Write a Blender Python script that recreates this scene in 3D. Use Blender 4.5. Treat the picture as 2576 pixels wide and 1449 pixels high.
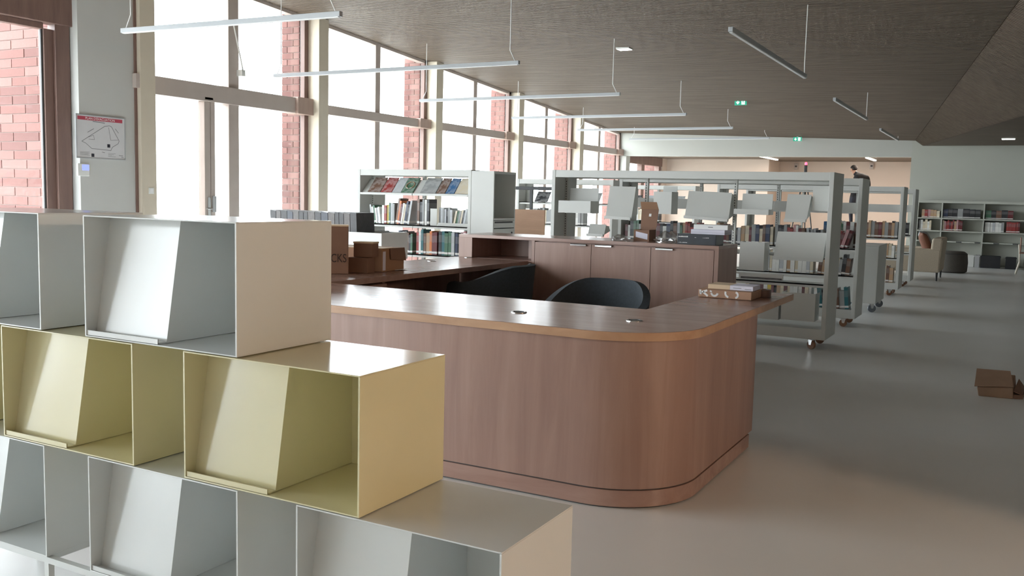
import bpy, bmesh, math, random
from mathutils import Vector, Matrix
random.seed(11)
for o in list(bpy.data.objects): bpy.data.objects.remove(o, do_unlink=True)
sc = bpy.context.scene
COL = sc.collection

# ------------------------------------------------------------------ camera
W, H, F = 2576.0, 1449.0, 2321.63
YAW, PITCH, ROLL = -0.4955029, 0.0981737, 0.0246910
CAM = Vector((0, 0, 1.37))
cy, sy, cp, sp = math.cos(YAW), math.sin(YAW), math.cos(PITCH), math.sin(PITCH)
fwd = Vector((sy*cp, cy*cp, -sp)); rgt = Vector((cy, -sy, 0)); upv = rgt.cross(fwd)
cr, sr = math.cos(ROLL), math.sin(ROLL)
r2 = rgt*cr + upv*sr; u2 = upv*cr - rgt*sr
cam_d = bpy.data.cameras.new('camera'); cam = bpy.data.objects.new('camera', cam_d); COL.objects.link(cam)
cam_d.sensor_width = 36.0; cam_d.lens = F/W*36.0; cam_d.clip_start = 0.05; cam_d.clip_end = 300
M = Matrix.Identity(4)
for i in range(3):
    M[i][0], M[i][1], M[i][2], M[i][3] = r2[i], u2[i], -fwd[i], CAM[i]
cam.matrix_world = M
sc.camera = cam
def ray(x, y): return r2*((x-W/2)/F) - u2*((y-H/2)/F) + fwd
def onz(x, y, z=0.0): d = ray(x, y); return CAM + d*((z-CAM.z)/d.z)
def onx(x, y, X): d = ray(x, y); return CAM + d*(X/d.x)
def ony(x, y, Y): d = ray(x, y); return CAM + d*(Y/d.y)

# ------------------------------------------------------------------ world, exposure
wd = bpy.data.worlds.new('overcast_sky'); sc.world = wd; wd.use_nodes = True
bg = wd.node_tree.nodes['Background']
bg.inputs['Color'].default_value = (0.89, 0.955, 1.0, 1)
bg.inputs['Strength'].default_value = 5.5
sc.view_settings.view_transform = 'Standard'; sc.view_settings.look = 'None'
sc.view_settings.gamma = 1.0; sc.view_settings.exposure = 1.45; sc.view_settings.use_curve_mapping = False
sc.cycles.use_denoising = True
sc.cycles.max_bounces = 10; sc.cycles.diffuse_bounces = 6; sc.cycles.glossy_bounces = 4
sc.cycles.transparent_max_bounces = 24; sc.cycles.sample_clamp_indirect = 6.0

# ------------------------------------------------------------------ materials
MATS = {}
def nodes_of(name):
    m = bpy.data.materials.new(name); m.use_nodes = True
    nt = m.node_tree; b = nt.nodes['Principled BSDF']
    MATS[name] = m
    return m, nt, b
def mat(name, col, rough=0.5, metal=0.0, var=0.06, scale=6.0, bump=0.0, emit=None, estr=0.0, spec=0.5, bscale=None):
    m, nt, b = nodes_of(name)
    b.inputs['Roughness'].default_value = rough; b.inputs['Metallic'].default_value = metal
    b.inputs['Specular IOR Level'].default_value = spec
    tc = nt.nodes.new('ShaderNodeTexCoord'); nz = nt.nodes.new('ShaderNodeTexNoise')
    nz.inputs['Scale'].default_value = scale; nz.inputs['Detail'].default_value = 3
    nt.links.new(tc.outputs['Object'], nz.inputs['Vector'])
    cr_ = nt.nodes.new('ShaderNodeValToRGB'); e = cr_.color_ramp.elements
    e[0].position = 0.3; e[1].position = 0.7
    e[0].color = tuple(max(0, c*(1-var)) for c in col)+(1,); e[1].color = tuple(min(1, c*(1+var)) for c in col)+(1,)
    nt.links.new(nz.outputs['Fac'], cr_.inputs['Fac']); nt.links.new(cr_.outputs['Color'], b.inputs['Base Color'])
    if bump:
        n2 = nt.nodes.new('ShaderNodeTexNoise'); n2.inputs['Scale'].default_value = bscale or scale*12
        nt.links.new(tc.outputs['Object'], n2.inputs['Vector'])
        bp = nt.nodes.new('ShaderNodeBump'); bp.inputs['Strength'].default_value = bump; bp.inputs['Distance'].default_value = 0.01
        nt.links.new(n2.outputs['Fac'], bp.inputs['Height']); nt.links.new(bp.outputs['Normal'], b.inputs['Normal'])
    if emit:
        b.inputs['Emission Color'].default_value = tuple(emit)+(1,); b.inputs['Emission Strength'].default_value = estr
    return m
def wood(name, tones, stretch, rough=0.35, spec=0.5):
    m, nt, b = nodes_of(name)
    b.inputs['Roughness'].default_value = rough; b.inputs['Specular IOR Level'].default_value = spec
    tc = nt.nodes.new('ShaderNodeTexCoord'); mp = nt.nodes.new('ShaderNodeMapping')
    mp.inputs['Scale'].default_value = stretch
    nt.links.new(tc.outputs['Object'], mp.inputs['Vector'])
    nz = nt.nodes.new('ShaderNodeTexNoise'); nz.inputs['Scale'].default_value = 1.0; nz.inputs['Detail'].default_value = 7
    nz.inputs['Roughness'].default_value = 0.62; nz.inputs['Distortion'].default_value = 0.6
    nt.links.new(mp.outputs['Vector'], nz.inputs['Vector'])
    r = nt.nodes.new('ShaderNodeValToRGB'); el = r.color_ramp.elements
    el[0].position = 0.28; el[1].position = 0.75
    el[0].color = tuple(tones[0])+(1,); el[1].color = tuple(tones[2])+(1,)
    k = el.new(0.5); k.color = tuple(tones[1])+(1,)
    nt.links.new(nz.outputs['Fac'], r.inputs['Fac']); nt.links.new(r.outputs['Color'], b.inputs['Base Color'])
    bp = nt.nodes.new('ShaderNodeBump'); bp.inputs['Strength'].default_value = 0.06; bp.inputs['Distance'].default_value = 0.004
    nt.links.new(nz.outputs['Fac'], bp.inputs['Height']); nt.links.new(bp.outputs['Normal'], b.inputs['Normal'])
    return m
def S(r, g, b):  # sRGB 0-255 to linear
    f = lambda c: (c/12.92 if c <= 0.04045 else ((c+0.055)/1.055)**2.4)
    return (f(r/255), f(g/255), f(b/255))
LAM = [S(146, 115, 104), S(157, 126, 114), S(168, 138, 126)]
wood('laminate_vertical', LAM, (11, 11, 0.9), 0.36)
wood('laminate_flat', LAM, (1.4, 11, 11), 0.24)
wood('laminate_edge', [S(172, 134, 104), S(184, 146, 116), S(194, 158, 126)], (3, 10, 10), 0.38)
wood('plywood', [S(222, 178, 148), S(230, 188, 158), S(238, 198, 168)], (2, 9, 16), 0.5)
wood('slat_wood', [S(91, 80, 69), S(103, 91, 79), S(115, 103, 90)], (0.8, 12, 12), 0.6, 0.3)
wood('transom_wood_glare', [S(160, 138, 126), S(172, 148, 136), S(180, 158, 146)], (9, 9, 1.2), 0.5)  # paler copy of frame_wood, window glare put into the colour
wood('frame_wood', [S(112, 88, 80), S(124, 99, 90), S(134, 109, 99)], (9, 9, 1.2), 0.5)
mat('slat_backing', S(74, 67, 59), 0.9)
mat('window_metal', S(184, 172, 164), 0.4, 0.0, 0.03)  # tone raised so the frames carry the window glare in their colour
mat('column_paint', S(206, 196, 178), 0.6, var=0.02)
mat('bright_wall', S(238, 238, 234), 0.7, var=0.01, scale=2)
mat('white_wall', S(184, 185, 179), 0.7, var=0.015, scale=2)
mat('grey_wall', S(194, 195, 192), 0.75, var=0.015, scale=2)
mat('peach_wall', S(206, 190, 176), 0.75, var=0.015, scale=2)
mat('lino', S(226, 227, 226), 0.32, var=0.03, scale=1.3, bump=0.02, bscale=300, spec=0.5)
mat('mortar', S(146, 128, 122), 0.9, bump=0.3)
for i, c in enumerate(((110, 74, 68), (118, 82, 76), (102, 68, 63), (122, 88, 82))): mat('brick_%d' % i, S(*c), 0.85, var=0.12, scale=14, bump=0.25)
mat('concrete_ground', S(190, 188, 182), 0.9, var=0.08)
mat('white_steel', S(222, 224, 220), 0.38, var=0.01)
mat('end_wall_dim', S(182, 184, 175), 0.75, var=0.015, scale=2)  # duller white wall, dimness of the far right put into the colour
mat('shelf_white_dim', S(182, 184, 175), 0.45, var=0.01)  # darkened shelf_white, weak light at the end wall painted in
mat('shelf_white', S(200, 201, 197), 0.42, var=0.01)
mat('box_white', S(214, 217, 216), 0.16, var=0.01)
mat('box_yellow', S(216, 209, 172), 0.16, var=0.01)
mat('slot_dark', S(70, 70, 70), 0.6)
mat('bar_grey', S(176, 180, 184), 0.4, var=0.01)
mat('alu', S(190, 192, 194), 0.35, 0.6, 0.02)
mat('chrome', S(205, 205, 205), 0.18, 1.0, 0.01)
mat('sleeve_a', S(62, 60, 62), 0.5, var=0.2, scale=20)
mat('sleeve_b', S(92, 86, 84), 0.5, var=0.2, scale=20)
mat('sleeve_c', S(44, 48, 62), 0.4, var=0.15, scale=20)
mat('black_plastic', S(34, 35, 38), 0.45)
mat('dark_box', S(38, 42, 50), 0.3, var=0.25, scale=9)
mat('fabric_dark', S(62, 68, 74), 0.9, var=0.12, scale=60, bump=0.2)
mat('fabric_beige', S(196, 182, 162), 0.9, var=0.08, scale=60, bump=0.2)
mat('fabric_brown', S(124, 84, 66), 0.9, var=0.1, scale=60)
mat('fabric_grey', S(178, 180, 182), 0.9, var=0.1, scale=60)
mat('fabric_green', S(84, 96, 88), 0.9, var=0.1, scale=60)
mat('pouf_grey', S(88, 84, 78), 0.9, var=0.1, scale=60)
mat('cardboard', S(158, 122, 96), 0.8, var=0.07, scale=5)
mat('cardboard_dark', S(132, 100, 82), 0.8, var=0.08, scale=5)
mat('cardboard_floor', S(150, 120, 98), 0.85, var=0.08, scale=5)
mat('kraft', S(164, 128, 104), 0.7, var=0.06, scale=12)
mat('paper_white', S(232, 232, 232), 0.7, var=0.02)
mat('paper_lilac', S(214, 212, 226), 0.7, var=0.02)
mat('beige_card', S(214, 190, 160), 0.7, var=0.02)
mat('ink', S(58, 46, 42), 0.8)
mat('ink_grey', S(120, 122, 126), 0.8)
mat('red_banner', S(176, 66, 84), 0.6, var=0.04)
mat('board_face', S(206, 206, 208), 0.45, var=0.02)
mat('lcd_blue', S(110, 120, 255), 0.4, emit=S(90, 100, 255), estr=1.2)
mat('exit_green', S(24, 120, 96), 0.4, emit=S(30, 140, 112), estr=0.45)
mat('exit_white', S(235, 245, 240), 0.4, emit=S(225, 250, 240), estr=0.9)
mat('lamp_lit', S(255, 255, 255), 0.4, emit=(1, 1, 0.97), estr=4.0)
mat('lamp_warm', S(255, 255, 255), 0.4, emit=(1, 0.93, 0.84), estr=3.0)
mat('lamp_globe', S(255, 240, 220), 0.4, emit=(1, 0.69, 0.47), estr=205.0)
mat('red_led', S(255, 40, 50), 0.4, emit=(1, 0.03, 0.06), estr=4.0)
mat('wheel_tan', S(140, 100, 74), 0.5)
mat('wheel_grey', S(112, 118, 128), 0.4)
mat('tape_brown', S(96, 58, 36), 0.3, var=0.1)
mat('skin', S(176, 132, 108), 0.6, var=0.04)
mat('jacket_black', S(26, 25, 28), 0.85, var=0.1, scale=30)
mat('trouser_dark', S(40, 42, 52), 0.85, var=0.1, scale=30)
mat('hair_dark', S(36, 28, 24), 0.8, var=0.15, scale=80)
mat('white_leg', S(214, 206, 190), 0.5)
mat('tan_seat', S(150, 112, 96), 0.5)
def thin_glass(name, refl=0.06, tint=(0.97, 0.98, 0.98)):
    m = bpy.data.materials.new(name); m.use_nodes = True; nt = m.node_tree
    nt.nodes.remove(nt.nodes['Principled BSDF']); out = nt.nodes['Material Output']
    t = nt.nodes.new('ShaderNodeBsdfTransparent'); t.inputs['Color'].default_value = tint+(1,)
    g = nt.nodes.new('ShaderNodeBsdfGlossy'); g.inputs['Roughness'].default_value = 0.03 if refl < 0.1 else 0.25
    mx = nt.nodes.new('ShaderNodeMixShader'); mx.inputs['Fac'].default_value = refl
    nt.links.new(t.outputs[0], mx.inputs[1]); nt.links.new(g.outputs[0], mx.inputs[2]); nt.links.new(mx.outputs[0], out.inputs['Surface'])
    MATS[name] = m; return m
thin_glass('pane_glass'); thin_glass('plastic_film', 0.4, (0.88, 0.88, 0.88))
def cover_mat(name, col, label=True, noise=0.0):
    m, nt, b = nodes_of(name); b.inputs['Roughness'].default_value = 0.4
    tc = nt.nodes.new('ShaderNodeTexCoord'); sx = nt.nodes.new('ShaderNodeSeparateXYZ')
    nt.links.new(tc.outputs['Generated'], sx.inputs[0])
    r = nt.nodes.new('ShaderNodeValToRGB'); r.color_ramp.interpolation = 'CONSTANT'; el = r.color_ramp.elements
    el[0].position = 0; el[0].color = col+(1,)
    if label:
        el[1].position = 0.06; el[1].color = (0.75, 0.74, 0.72, 1)
        k = el.new(0.15); k.color = col+(1,)
        k = el.new(0.55); k.color = tuple(min(1, c*0.75+0.08) for c in col)+(1,)
        k = el.new(0.85); k.color = col+(1,)
    else:
        el[1].position = 0.6; el[1].color = tuple(min(1, c*0.85+0.03) for c in col)+(1,)
    nt.links.new(sx.outputs['Z'], r.inputs['Fac'])
    if noise:
        nz = nt.nodes.new('ShaderNodeTexNoise'); nz.inputs['Scale'].default_value = 4; nz.inputs['Detail'].default_value = 3
        nt.links.new(tc.outputs['Generated'], nz.inputs['Vector'])
        r2_ = nt.nodes.new('ShaderNodeValToRGB'); e2 = r2_.color_ramp.elements
        e2[0].position = 0.42; e2[0].color = (0, 0, 0, 1); e2[1].position = 0.58; e2[1].color = (1, 1, 1, 1)
        nt.links.new(nz.outputs['Fac'], r2_.inputs['Fac'])
        mx = nt.nodes.new('ShaderNodeMix'); mx.data_type = 'RGBA'
        nt.links.new(r2_.outputs['Color'], mx.inputs['Factor']); nt.links.new(r.outputs['Color'], mx.inputs['A'])
        mx.inputs['B'].default_value = tuple(min(1, c*(1-noise)+noise*0.65) for c in col)+(1,)
        nt.links.new(mx.outputs['Result'], b.inputs['Base Color'])
    else:
        nt.links.new(r.outputs['Color'], b.inputs['Base Color'])
    return m
BOOKCOL = dict(white=(226, 226, 222), cream=(214, 202, 178), red=(152, 58, 56), black=(44, 44, 48), grey=(150, 152, 152), navy=(48, 58, 86),
               blue=(56, 104, 150), green=(70, 110, 86), orange=(206, 118, 62), yellow=(206, 180, 74), brown=(112, 82, 66), tan=(182, 150, 118), teal=(46, 104, 112), pink=(186, 140, 142), maroon=(104, 42, 46), silver=(186, 190, 194))
for k, c in BOOKCOL.items(): cover_mat('cover_'+k, S(*c))
for k in ('black', 'green', 'blue', 'red', 'silver', 'cream', 'navy', 'brown', 'grey', 'teal'): cover_mat('front_'+k, S(*BOOKCOL[k]), False, 0.3)

# ------------------------------------------------------------------ mesh helpers
class MB:
    def __init__(s): s.v = []; s.f = []; s.m = []; s.mi = 0
    def add(s, vs, fs):
        n = len(s.v); s.v += [tuple(v) for v in vs]
        for f in fs: s.f.append(tuple(i+n for i in f)); s.m.append(s.mi)
        return s
    def box(s, x0, x1, y0, y1, z0, z1):
        if x1 < x0: x0, x1 = x1, x0
        if y1 < y0: y0, y1 = y1, y0
        if z1 < z0: z0, z1 = z1, z0
        return s.hexa([(x0, y0, z0), (x1, y0, z0), (x1, y1, z0), (x0, y1, z0)], [(x0, y0, z1), (x1, y0, z1), (x1, y1, z1), (x0, y1, z1)])
    def hexa(s, b, t):
        return s.add(list(b)+list(t), [(3, 2, 1, 0), (4, 5, 6, 7), (0, 1, 5, 4), (1, 2, 6, 5), (2, 3, 7, 6), (3, 0, 4, 7)])
    def prism(s, poly, z0, z1):
        n = len(poly)
        vs = [(x, y, z0) for x, y in poly]+[(x, y, z1) for x, y in poly]
        return s.add(vs, [tuple(reversed(range(n))), tuple(range(n, 2*n))]+[(i, (i+1) % n, (i+1) % n+n, i+n) for i in range(n)])
    def slab(s, quad, off):           # 4 corner points extruded by a vector
        q = [Vector(p) for p in quad]; o = Vector(off)
        vs = q+[p+o for p in q]
        return s.add(vs, [(0, 1, 2, 3), (7, 6, 5, 4), (0, 4, 5, 1), (1, 5, 6, 2), (2, 6, 7, 3), (3, 7, 4, 0)])
    def tube(s, pts, r, n=10, caps=True):
        pts = [Vector(p) for p in pts]; rs = r if isinstance(r, (list, tuple)) else [r]*len(pts)
        base = len(s.v); ref = None
        for i, p in enumerate(pts):
            d = (pts[min(i+1, len(pts)-1)]-pts[max(i-1, 0)]).normalized()
            if ref is None: ref = Vector((1, 0, 0)) if abs(d.x) < 0.9 else Vector((0, 1, 0))
            a = d.cross(ref).normalized(); b = d.cross(a); ref = b.cross(d)*-1 if False else ref
            for k in range(n):
                t = 2*math.pi*k/n; s.v.append(tuple(p+(a*math.cos(t)+b*math.sin(t))*rs[i]))
        for i in range(len(pts)-1):
            for k in range(n):
                s.f.append((base+i*n+k, base+i*n+(k+1) % n, base+(i+1)*n+(k+1) % n, base+(i+1)*n+k)); s.m.append(s.mi)
        if caps:
            s.f.append(tuple(base+k for k in reversed(range(n)))); s.m.append(s.mi)
            e = base+(len(pts)-1)*n; s.f.append(tuple(e+k for k in range(n))); s.m.append(s.mi)
        return s
    def lathe(s, c, prof, n=24):
        base = len(s.v)
        for r, z in prof:
            for k in range(n):
                t = 2*math.pi*k/n; s.v.append((c[0]+r*math.cos(t), c[1]+r*math.sin(t), c[2]+z))
        for i in range(len(prof)-1):
            for k in range(n):
                s.f.append((base+i*n+k, base+i*n+(k+1) % n, base+(i+1)*n+(k+1) % n, base+(i+1)*n+k)); s.m.append(s.mi)
        s.f.append(tuple(base+k for k in reversed(range(n)))); s.m.append(s.mi)
        e = base+(len(prof)-1)*n; s.f.append(tuple(e+k for k in range(n))); s.m.append(s.mi)
        return s
    def mesh(s, name, off=(0, 0, 0)):
        me = bpy.data.meshes.new(name)
        o = Vector(off); me.from_pydata([tuple(Vector(v)-o) for v in s.v], [], s.f)
        if any(s.m): me.polygons.foreach_set('material_index', s.m)
        me.validate(); me.update(); return me
ORG = {}
def tag(o, label=None, cat=None, group=None, kind=None):
    if label: o['label'] = label
    if cat: o['category'] = cat
    if group: o['group'] = group
    if kind: o['kind'] = kind
    return o
def thing(name, label, cat, loc, group=None, rotz=0.0):
    o = bpy.data.objects.new(name, None); COL.objects.link(o); o.location = loc; o.rotation_euler = (0, 0, rotz)
    o.empty_display_size = 0.1
    ORG[o.name] = Vector(loc) if not rotz else Vector((0, 0, 0))
    return tag(o, label, cat, group)
def part(name, mb, m, parent=None, smooth=False, bevel=0.0, local=False, mats=None):
    off = ORG.get(parent.name, Vector((0, 0, 0))) if (parent and not local) else Vector((0, 0, 0))
    if parent is None:
        xs = [v[0] for v in mb.v]; ys = [v[1] for v in mb.v]; zs = [v[2] for v in mb.v]
        off = Vector(((min(xs)+max(xs))/2, (min(ys)+max(ys))/2, min(zs)))
    me = mb.mesh(name, off)
    for mm in ([m] if not mats else mats): me.materials.append(MATS[mm])
    o = bpy.data.objects.new(name, me); COL.objects.link(o)
    if parent: o.parent = parent
    else: o.location = off
    ORG[o.name] = off
    if smooth:
        me.polygons.foreach_set('use_smooth', [True]*len(me.polygons))
        try: me.set_sharp_from_angle(angle=math.radians(40))
        except Exception: pass
    if bevel:
        md = o.modifiers.new('bevel', 'BEVEL'); md.width = bevel; md.segments = 2; md.limit_method = 'ANGLE'
    return o
def single(name, mb, m, label, cat, group=None, **k): return tag(part(name, mb, m, None, **k), label, cat, group)
def struct(name, mb, m, **k): return tag(part(name, mb, m, None, **k), kind='structure')
def copy_tree(o, parent=None):
    c = o.copy(); COL.objects.link(c); c.parent = parent
    for ch in list(o.children): copy_tree(ch, c)
    return c
def text_part(name, s, size, mtx, m, parent, extrude=0.0008, align='LEFT', xs=1.0):
    cu = bpy.data.curves.new('lettering', 'FONT'); cu.body = s; cu.size = size; cu.align_x = align; cu.extrude = extrude
    t = bpy.data.objects.new('lettering', cu); COL.objects.link(t)
    dg = bpy.context.evaluated_depsgraph_get(); me = bpy.data.meshes.new_from_object(t.evaluated_get(dg))
    bpy.data.objects.remove(t, do_unlink=True); bpy.data.curves.remove(cu)
    me.transform(Matrix.Diagonal((xs, 1, 1, 1))); me.transform(mtx)
    if parent: me.transform(Matrix.Translation(-ORG.get(parent.name, Vector())))
    me.materials.clear(); me.materials.append(MATS[m])
    o = bpy.data.objects.new(name, me); COL.objects.link(o); o.parent = parent
    return o
ORD = ['first', 'second', 'third', 'fourth', 'fifth', 'sixth', 'seventh', 'eighth', 'ninth', 'tenth', 'eleventh', 'twelfth', 'thirteenth', 'fourteenth', 'fifteenth', 'sixteenth', 'seventeenth', 'eighteenth', 'nineteenth', 'twentieth']
def nth(i):
    if i < 20: return ORD[i]
    t = {2: 'twenty', 3: 'thirty', 4: 'forty', 5: 'fifty'}[(i+1)//10]
    u = (i+1) % 10
    return (t[:-1]+'ieth') if u == 0 else t+'-'+ORD[u-1]

# ================================================================== SETTING
XW = -10.135                        # inner face of the window wall
PA, PB, PC = 4.5405, -0.03455, -0.06495
def zc(X, Y): return PA + PB*X + PC*Y   # the sloping slatted ceiling
YE, Y0 = 25.0, -4.0
XR = 7.0
def foldA(Y): return -2.29 + (25-Y)*0.1700
def foldB(Y): return -2.116 + (25-Y)*0.2707
ZL = 2.873

floor = struct('floor', MB().box(XW-0.4, XR, Y0-0.3, 31, -0.12, 0), 'lino')
struct('ground_outside', MB().box(-60, XW-0.4, -40, 80, -0.2, -0.08).box(XW-0.4, 20, -40, Y0-0.3, -0.2, -0.08), 'concrete_ground')['label'] = 'pale paved ground outside the windows'

# ceiling: dark backing + slats
cb = MB()
cb.slab([(XW-0.3, Y0, zc(XW-0.3, Y0)+0.05), (foldA(Y0), Y0, zc(foldA(Y0), Y0)+0.05), (foldA(YE), YE, zc(foldA(YE), YE)+0.05), (XW-0.3, YE, zc(XW-0.3, YE)+0.05)], (0, 0, 0.1))
cb.slab([(foldA(Y0), Y0, zc(foldA(Y0), Y0)+0.05), (foldB(Y0), Y0, ZL+0.05), (foldB(YE), YE, ZL+0.05), (foldA(YE), YE, zc(foldA(YE), YE)+0.05)], (0, 0, 0.1))
cb.slab([(foldB(Y0), Y0, ZL+0.05), (XR, Y0, ZL+0.05), (XR, YE, ZL+0.05), (foldB(YE), YE, ZL+0.05)], (0, 0, 0.1))
ceiling = struct('ceiling', cb, 'slat_backing')
sl = MB(); y = Y0; PITCHS = 0.055
while y < YE-0.05:
    w = 0.046
    a0, a1 = foldA(y), foldB(y)
    def bar(P, Q):
        b = [(P[0], y, P[1]), (Q[0], y, Q[1]), (Q[0], y+w, Q[1]+PC*w*0), (P[0], y+w, P[1])]
        sl.hexa(b, [(v[0], v[1], v[2]+0.035) for v in b])
    bar((XW, zc(XW, y)), (a0-0.01, zc(a0, y)))
    bar((a0, zc(a0, y)), (a1-0.01, ZL))
    bar((a1, ZL), (XR, ZL))
    y += PITCHS
tag(part('slats', sl, 'slat_wood', ceiling), kind='stuff')

# window wall ------------------------------------------------------
YN = [8.20, 11.63, 15.03, 18.40, 21.72]        # near faces of the inner columns
CW, CD = 0.235, 0.270
BRK = []
for i in range(4):
    b = MB().box(-0.5, 0.5, -0.5, 0.5, -0.5, 0.5).mesh('brick'); b.materials.append(MATS['brick_%d' % i]); BRK.append(b)
def brick_face(parent, x0, x1, yf, z0, z1, pitch=0.100, L=0.25, stuff=False):
    off = ORG[parent.name]; r = 0; z = z0; mbs = MB()
    while z+pitch <= z1:
        x = x1; first = True
        while x > x0+0.02:
            l = L/2 if (first and r % 2) else L
            l = min(l, x-x0); first = False
            cx, w = x-l/2, l-0.012
            if w > 0.02:
                if stuff: mbs.box(cx-w/2, cx+w/2, yf-0.01-random.uniform(0, .003), yf+0.05, z+0.006, z+pitch-0.006)
                else:
                    o = bpy.data.objects.new('brick', BRK[random.randrange(4)]); COL.objects.link(o); o.parent = parent
                    o.location = Vector((cx, yf+0.02-random.uniform(0, .003), z+pitch/2))-off; o.scale = (w, 0.06, pitch-0.012)
            x -= l
        z += pitch; r += 1
    if stuff: tag(part('bricks', mbs, 'brick_1', parent), kind='stuff')
for k, yn in enumerate(YN):
    zt = zc(XW, yn)
    c = struct('trim_%d' % (k+1), MB().box(XW-0.02, XW+CD, yn, yn+CW, 0, zt+0.02), 'column_paint', bevel=0.004)
    c['label'] = 'beige column standing between tall windows, number %d from the left' % (k+1)
    p = struct('wall_brick_pier_%d' % (k+2), MB().box(XW-0.42, XW-0.05, yn-0.09, yn+0.33, -0.1, 4.6), 'mortar')
    brick_face(p, XW-0.42, XW-0.05, yn-0.09, -0.02, 4.55, stuff=(k > 2))
p = struct('wall_brick_pier_6', MB().box(XW-0.44, XW-0.09, YE-0.05, YE+0.32, -0.1, 4.6), 'mortar')
brick_face(p, XW-0.44, XW-0.09, YE-0.05, -0.02, 4.0, stuff=True)
# deep brick wall beside the first window
p = struct('wall_brick_pier_1', MB().box(XW-1.45, XW-0.09, 7.22, 8.5, -0.1, 4.6), 'mortar')
brick_face(p, XW-1.45, XW-0.09, 7.22, 0.0, 3.5, pitch=0.112, L=0.50)

def glass(parent, y0, y1, z0, z1, z1b=None):
    z1b = z1 if z1b is None else z1b
    b = [(XW-0.03, y0, z0), (XW-0.022, y0, z0), (XW-0.022, y1, z0), (XW-0.03, y1, z0)]
    t = [(XW-0.03, y0, z1), (XW-0.022, y0, z1), (XW-0.022, y1, z1b), (XW-0.03, y1, z1b)]
    part('pane', MB().hexa(b, t), 'pane_glass', parent)
def fbox(parent, name, y0, y1, z0, z1, dx=0.06, m='window_metal', x0=None):
    return part(name, MB().box(XW-0.08 if x0 is None else x0, XW+dx, y0, y1, z0, z1), m, parent, bevel=0.006)
for k in range(5):
    ya = YN[k]+CW; yb = YN[k+1] if k < 4 else YE
    z0, z1 = zc(XW, ya)+0.04, zc(XW, yb)+0.04
    ym = {0: 10.01, 1: 13.46, 2: 16.83, 3: 20.19, 4: 23.45}[k]
    mw = 0.10 if k == 0 else 0.07
    w = bpy.data.objects.new('window_%d' % (k+2), None); COL.objects.link(w); w.location = (XW, (ya+yb)/2, 0); ORG[w.name] = Vector(w.location)
    tag(w, ['glazed double doors under a tall top light, beside the evacuation plan', 'tall four-pane window, first beyond the glazed doors', 'tall four-pane window, second beyond the glazed doors', 'tall four-pane window, third beyond the glazed doors', 'tall four-pane window nearest the white lintel wall'][k], kind='structure')
    fbox(w, 'jamb', yb-0.09, yb+0.0, 0, z1, 0.05, 'frame_wood', XW-0.035); fbox(w, 'jamb', ya-0.12, ya+0.06, 0, z0)
    fbox(w, 'mullion', ym-mw, ym+mw, 0, zc(XW, ym)+0.02)
    ta, tb = (2.60, 2.84) if k == 0 else (2.645, 2.80)
    fbox(w, 'transom', ya-0.1, yb, ta, tb, 0.10)
    fbox(w, 'transom_bracket', yb-0.36, yb-0.0, ta-0.01, tb+0.01, 0.16, 'transom_wood_glare')
    fbox(w, 'sill', ya-0.1, yb, 0.0, 0.09)
    # head rail following the ceiling
    hb = [(XW-0.08, ya, z0-0.09), (XW+0.05, ya, z0-0.09), (XW+0.05, yb, z1-0.09), (XW-0.08, yb, z1-0.09)]
    part('head_rail', MB().hexa(hb, [(v[0], v[1], v[2]+0.1) for v in hb]), 'window_metal', w)
    zm = zc(XW, ym)+0.04
    glass(w, ya, ym-mw, tb, z0, zm); glass(w, ym+mw, yb-0.1, tb, zm, z1)
    glass(w, ym+mw, yb-0.1, 0.09, ta)
    if k == 0:
        s1 = fbox(w, 'door_stile', 9.46, 9.565, 0.02, ta, 0.05); s2 = fbox(w, 'door_stile', 9.575, 9.655, 0.02, ta, 0.05)
        glass(w, ya, 9.46, 0.09, ta); glass(w, 9.655, ym-mw, 0.09, ta)
        part('door_closer', MB().box(XW+0.05, XW+0.10, 9.42, 9.58, 2.62, 2.66), 'white_steel', w, bevel=0.005)
        hd = MB().tube([(XW+0.05, 9.53, 1.10), (XW+0.11, 9.53, 1.10), (XW+0.11, 9.40, 1.10)], 0.012); hd.box(XW+0.05, XW+0.06, 9.505, 9.555, 1.0, 1.26)
        part('door_handle', hd, 'chrome', w, smooth=True)
        hd = MB().box(XW+0.05, XW+0.075, 9.585, 9.65, 1.05, 1.28)
        part('lock_case', hd, 'alu', w, bevel=0.004)
        part('opener_rod', MB().tube([(XW+0.10, 9.97, 3.74), (XW+0.16, 10.09, 3.10)], 0.011, 8), 'white_steel', w)
        part('opener_bracket', MB().box(XW+0.06, XW+0.17, 10.06, 10.13, 3.02, 3.11), 'white_steel', w, bevel=0.004)
    else:
        glass(w, ya, ym-mw, 0.09, ta)
# first window with the wooden frame (left edge of the picture) and the wall around it
w = bpy.data.objects.new('window_1', None); COL.objects.link(w); w.location = (XW, 5.3, 0); ORG[w.name] = Vector(w.location)
tag(w, 'brown timber framed window at the far left showing red brickwork outside', kind='structure')
fbox(w, 'sash_stile', 7.05, 7.17, 0, 3.20, 0.02, 'frame_wood'); fbox(w, 'frame_post', 7.17, 7.36, 0, 3.42, 0.06, 'frame_wood')
part('glazing_bead', MB().box(XW-0.02, XW+0.0, 7.025, 7.05, 0.1, 3.20), 'slot_dark', w)
fbox(w, 'sash_rail', 3.7, 7.05, 3.19, 3.26, 0.02, 'frame_wood'); fbox(w, 'head_beam', 3.4, 7.40, 3.26, 3.9, 0.10, 'frame_wood')
fbox(w, 'sill', 3.4, 7.36, 0, 0.1, 0.06, 'frame_wood'); fbox(w, 'frame_post', 3.4, 3.7, 0, 3.42, 0.06, 'frame_wood')
glass(w, 3.7, 7.05, 0.1, 3.19)
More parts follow.
